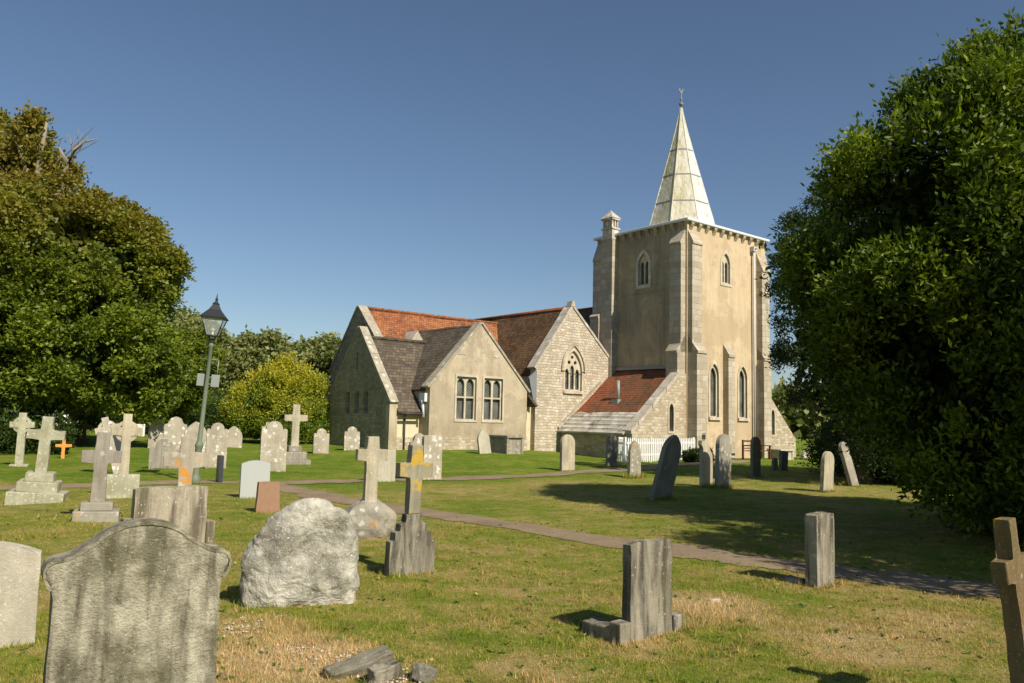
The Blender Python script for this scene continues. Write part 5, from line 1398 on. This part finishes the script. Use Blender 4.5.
mb = MB(); mb.tube([(0, 0, -0.2), (0, 0, 5), (-0.5, 0, 9)], [0.4, 0.3, 0.2], 9); mb.tube([(0, 0, 5), (0.7, 0, 9.1)], [0.25, 0.2], 8); mb.tube([(0, 0, 4), (-1.6, 0, 8.7)], [0.22, 0.18], 8); mb.build('trunk', M['bark'], t_)
tree('oak_tree', -21.0, 33.5, 'small leafy crown clinging round the bleached branches', 'lf_left',
     [(-20.5, 33.0, 11.9, 0.7, 0.7, 1.2), (-19.7, 33.2, 11.2, 0.6, 0.6, 0.9), (-21.8, 33.5, 11.0, 1.2, 1, 1.8), (-20.2, 32.4, 12.3, 0.5, 0.5, 0.9)], 90, 0.28, 16000, 0.2, 0.12, 9, 0.25, n_core=500)
# shrubs filling below the left trees
for i, (x, y, w, h, lb) in enumerate([(-18.2, 27.2, 4.6, 2.6, 'dark shadowed undergrowth behind the leftmost celtic cross'), (-20.0, 33.0, 4.5, 2.0, 'dark undergrowth below the big round-crowned tree'), (-25.5, 54.0, 6, 2.4, 'hedge behind the far white headstones'), (-19.5, 52.0, 7.5, 2.3, 'clipped hedge behind the mottled headstones'), (-14.2, 44.0, 4.5, 1.9, 'rounded green hedge left of the golden conifer')]):
    shrub(x, y, w, h, 'lf_hedge', lb, 16000, 0.16, cr=0.4)
# golden conifer
tree('golden_conifer', -10.6, 36.4, 'golden-tipped spreading conifer left of the dark gable', 'lf_yel',
     [(-10.5, 36.4, 1.7, 1.2, 1.3, 1.6), (-10.0, 36.2, 2.6, 0.55, 0.6, 0.8), (-11.5, 36.2, 1.3, 1.0, 1.2, 1.1), (-9.2, 36.3, 1.4, 0.85, 1.1, 1.2), (-9.9, 35.6, 0.9, 1.2, 1.1, 0.9), (-12.3, 36.6, 1.1, 0.7, 0.7, 0.9), (-11.5, 36.3, 2.1, 0.4, 0.4, 0.5)],
     170, 0.24, 62000, 0.12, 0.045, 3, 0.12, sprig=0.5, upbias=0.9, inner=0.2, n_core=9000, core_size=0.2)
# far trees on the skyline
far = [(-20.5, 62, 5.2, 5.0, 'dull green far tree right of the lamp head'), (-14.5, 66, 5.8, 5.4, 'far tree behind the golden conifer'), (-25.5, 58, 4.8, 5.8, 'far tree left of the lamp post'), (-33, 60, 7, 7, 'far tree mostly hidden by the big crown'), (-9.5, 72, 5.5, 5.0, 'far tree just left of the dark gable'), (-42, 62, 8, 8, 'far tree at the extreme left skyline')]
for (x, y, r, zc, lb) in far:
    tree('distant_tree', x, y, lb, 'lf_far', [(x, y, zc*0.72, r*0.75, r*0.6, zc*0.62), (x+r*0.35, y, zc*0.95, r*0.45, r*0.4, zc*0.42), (x-r*0.4, y, zc*0.85, r*0.42, r*0.4, zc*0.42), (x, y, zc*0.4, r*0.9, r*0.6, zc*0.45)], 170, 0.75, 26000, 0.34, 0.24, zc*0.9, 0.3, sprig=0.5, n_core=4000, core_size=0.6, group='trees on the skyline', flat=0.4)

# far hedge line closing the horizon
def woodland():
    n = 60000
    ang = rng.uniform(R(-75), R(75), n); rr = rng.uniform(115, 130, n)
    hmax = 7 + 2.0*np.sin(ang*17) + 1.2*np.sin(ang*41+1)
    z = hmax*rng.random(n)**0.8
    c = np.stack([rr*np.sin(ang), rr*np.cos(ang), z], -1)
    ax = rng.normal(size=(n, 3)); ax /= np.linalg.norm(ax, axis=1)[:, None]
    V = leaves(c, ax, rng.uniform(0.8, 2.0, n), rng.uniform(0.6, 1.4, n))
    np_mesh('woodland', V, 4, M['lf_far'], None, rng.random(n)); tag(bpy.data.objects['woodland'], 'distant belt of woodland behind the churchyard', 'woodland', kind='stuff')
woodland()

# ------------------------------------------------------------------ grass
def near_path(x, y):
    d = np.full(len(x), 9.0)
    for c, w in PATHS:
        P = c[::3]
        for i in range(len(P)-1):
            a = P[i]; b = P[i+1]; ab = b-a; t = np.clip(((x-a[0])*ab[0]+(y-a[1])*ab[1])/(ab@ab), 0, 1)
            d = np.minimum(d, np.hypot(x-a[0]-t*ab[0], y-a[1]-t*ab[1]) - w/2)
    return d
def grass():
    Vs = []; Rn = []
    def add(x, y, hgt, wid, lean):
        d = near_path(x, y); ok = d > rng.normal(-0.02, 0.07, len(x))
        x, y, hgt = x[ok], y[ok], hgt[ok]; n = len(x); z = terr(x, y)
        a = rng.uniform(0, 2*np.pi, n); la = rng.uniform(0, 2*np.pi, n); l = lean*hgt*rng.random(n)
        w = wid[ok] if hasattr(wid, '__len__') else np.full(n, wid)
        p0 = np.stack([x-np.cos(a)*w, y-np.sin(a)*w, z-0.004], -1); p1 = np.stack([x+np.cos(a)*w, y+np.sin(a)*w, z-0.004], -1)
        p2 = np.stack([x+np.cos(la)*l, y+np.sin(la)*l, z+hgt], -1)
        Vs.append(np.stack([p0, p1, p2], 1).reshape(-1, 3)); Rn.append(rng.random(n))
    def fan(n, y0, y1, p):
        u = rng.random(n); y = (y0**p + u*(y1**p-y0**p))**(1/p); x = y*rng.uniform(-0.78, 0.78, n); return x, y
    def patch(x, y): return 0.5+0.5*np.sin(x*2.1+1.7*np.sin(y*1.3))*np.sin(y*1.9+1.1*np.sin(x*1.7+2))
    def tufts(n, k, y0, y1, p, r, h0, h1, wid, lean):
        x, y = fan(n, y0, y1, p); rr = rng.random(n)
        hh = rng.uniform(h0, h1, n)*(0.55+0.9*patch(x, y))*rng.choice([0.6, 1.0, 1.5], n, p=[0.4, 0.45, 0.15])
        X = np.repeat(x, k)+rng.normal(size=n*k)*r; Y = np.repeat(y, k)+rng.normal(size=n*k)*r
        m0 = len(Rn); add(X, Y, np.repeat(hh, k)*rng.uniform(0.5, 1.15, n*k), wid, lean)
    tufts(56000, 8, 3.6, 12.0, 0.6, 0.014, 0.012, 0.034, 0.0027, 1.4)
    tufts(16000, 8, 11.0, 30.0, 0.5, 0.03, 0.012, 0.03, 0.006, 1.4)
    # longer tufts
    for (cx_, cy_, r, n, hh) in [(-2.35, 5.9, 0.2, 250, 0.10), (0.5, 5.9, 0.3, 350, 0.06), (-5.9, 10.2, 0.25, 500, 0.11), (-1.6, 6.2, 0.35, 350, 0.07), (-0.75, 7.4, 0.3, 260, 0.07), (-3.0, 6.6, 0.3, 300, 0.09), (1.6, 5.8, 0.35, 260, 0.06), (2.6, 8.0, 0.25, 260, 0.08), (1.62, 6.75, 0.35, 600, 0.10), (1.95, 7.2, 0.35, 400, 0.07), (-1.5, 5.4, 0.7, 1500, 0.06), (-6.3, 10.0, 0.3, 300, 0.1), (-0.2, 6.6, 0.5, 500, 0.05), (-0.85, 5.45, 0.25, 300, 0.06), (0.2, 5.15, 0.12, 200, 0.06), (2.1, 6.6, 0.4, 400, 0.05)]:
        x = cx_+rng.normal(size=n)*r*0.5; y = cy_+rng.normal(size=n)*r*0.5; add(x, y, rng.uniform(0.4, 1.0, n)*hh, 0.003, 0.9)
    feet = [(x, y, w, 0.05) for x, y, w in hs_pos] + [(1.08, 6.22, 0.72, 0.05), (3.2, 8.3, 0.45, 0.06), (-3.25, 7.95, 0.9, 0.06), (-1.8, 6.95, 0.95, 0.07), (-0.98, 8.22, 0.5, 0.07), (-1.88, 10.95, 0.7, 0.07), (-8.12, 13.95, 0.9, 0.06), (-5.98, 11.78, 0.62, 0.05), (-7.05, 14.75, 0.6, 0.05), (3.66, 23.4, 0.7, 0.2), (5.3, 20.4, 0.9, 0.16), (5.3, 20.2, 0.6, 0.16), (7.93, 20.1, 0.5, 0.08), (9.22, 22.3, 0.5, 0.12), (3.2, 17.0, 0.6, 0.07), (-3.46, 5.5, 0.62, 0.06), (-6.88, 25.7, 0.9, 0.07)]
    for (fx_, fy_, w, hh) in feet:
        n = int(260*w + 120)
        t = rng.uniform(-0.55, 0.55, n)*w; s = rng.choice([-1, 1], n)*rng.uniform(0.06, 0.13, n)
        ca, sa = math.cos(R(36)), math.sin(R(36))
        add(fx_+t*ca-s*sa, fy_+t*sa+s*ca, rng.uniform(0.35, 1.1, n)*hh, 0.003+0.0003*fy_, 0.7)
    V = np.concatenate(Vs); r = np.concatenate(Rn)
    # flat rosettes of clover, daisy and plantain leaves among the grass, and a few fallen leaves
    n = 900; x, y = fan(n, 3.8, 13.0, 0.7); k = 7
    X = np.repeat(x, k); Y = np.repeat(y, k); a = rng.uniform(0, 2*np.pi, n*k)
    ax = np.stack([np.cos(a), np.sin(a), rng.uniform(0.15, 0.7, n*k)], -1); ax /= np.linalg.norm(ax, axis=1)[:, None]
    c = np.stack([X, Y, terr(X, Y)+0.006], -1); c[:, :2] += rng.normal(size=(n*k, 2))*0.008
    L_ = rng.uniform(0.018, 0.05, n*k)*np.repeat(rng.uniform(0.5, 1.1, n), k)
    np_mesh('low_weeds', leaves(c, ax, L_, L_*0.45), 4, M['lf_weed'], None, rng.random(n*k)); tag(bpy.data.objects['low_weeds'], 'small broad-leaved weeds in the mown grass', 'weeds', kind='stuff')
    n = 260; x, y = fan(n, 4.2, 16.0, 0.9); c = np.stack([x, y, terr(x, y)+0.022], -1); a = rng.uniform(0, 2*np.pi, n)
    ax = np.stack([np.cos(a), np.sin(a), rng.uniform(-0.2, 0.3, n)], -1); ax /= np.linalg.norm(ax, axis=1)[:, None]
    np_mesh('fallen_leaves', leaves(c, ax, rng.uniform(0.03, 0.06, n), rng.uniform(0.02, 0.035, n)), 4, M['lf_dry'], None, rng.random(n)); tag(bpy.data.objects['fallen_leaves'], 'scattered dry fallen leaves', 'leaves', kind='stuff')
    np_mesh('grass', V, 3, M['blade'], None, r); tag(bpy.data.objects['grass'], 'mown dry and green grass', 'grass', kind='stuff')
grass()
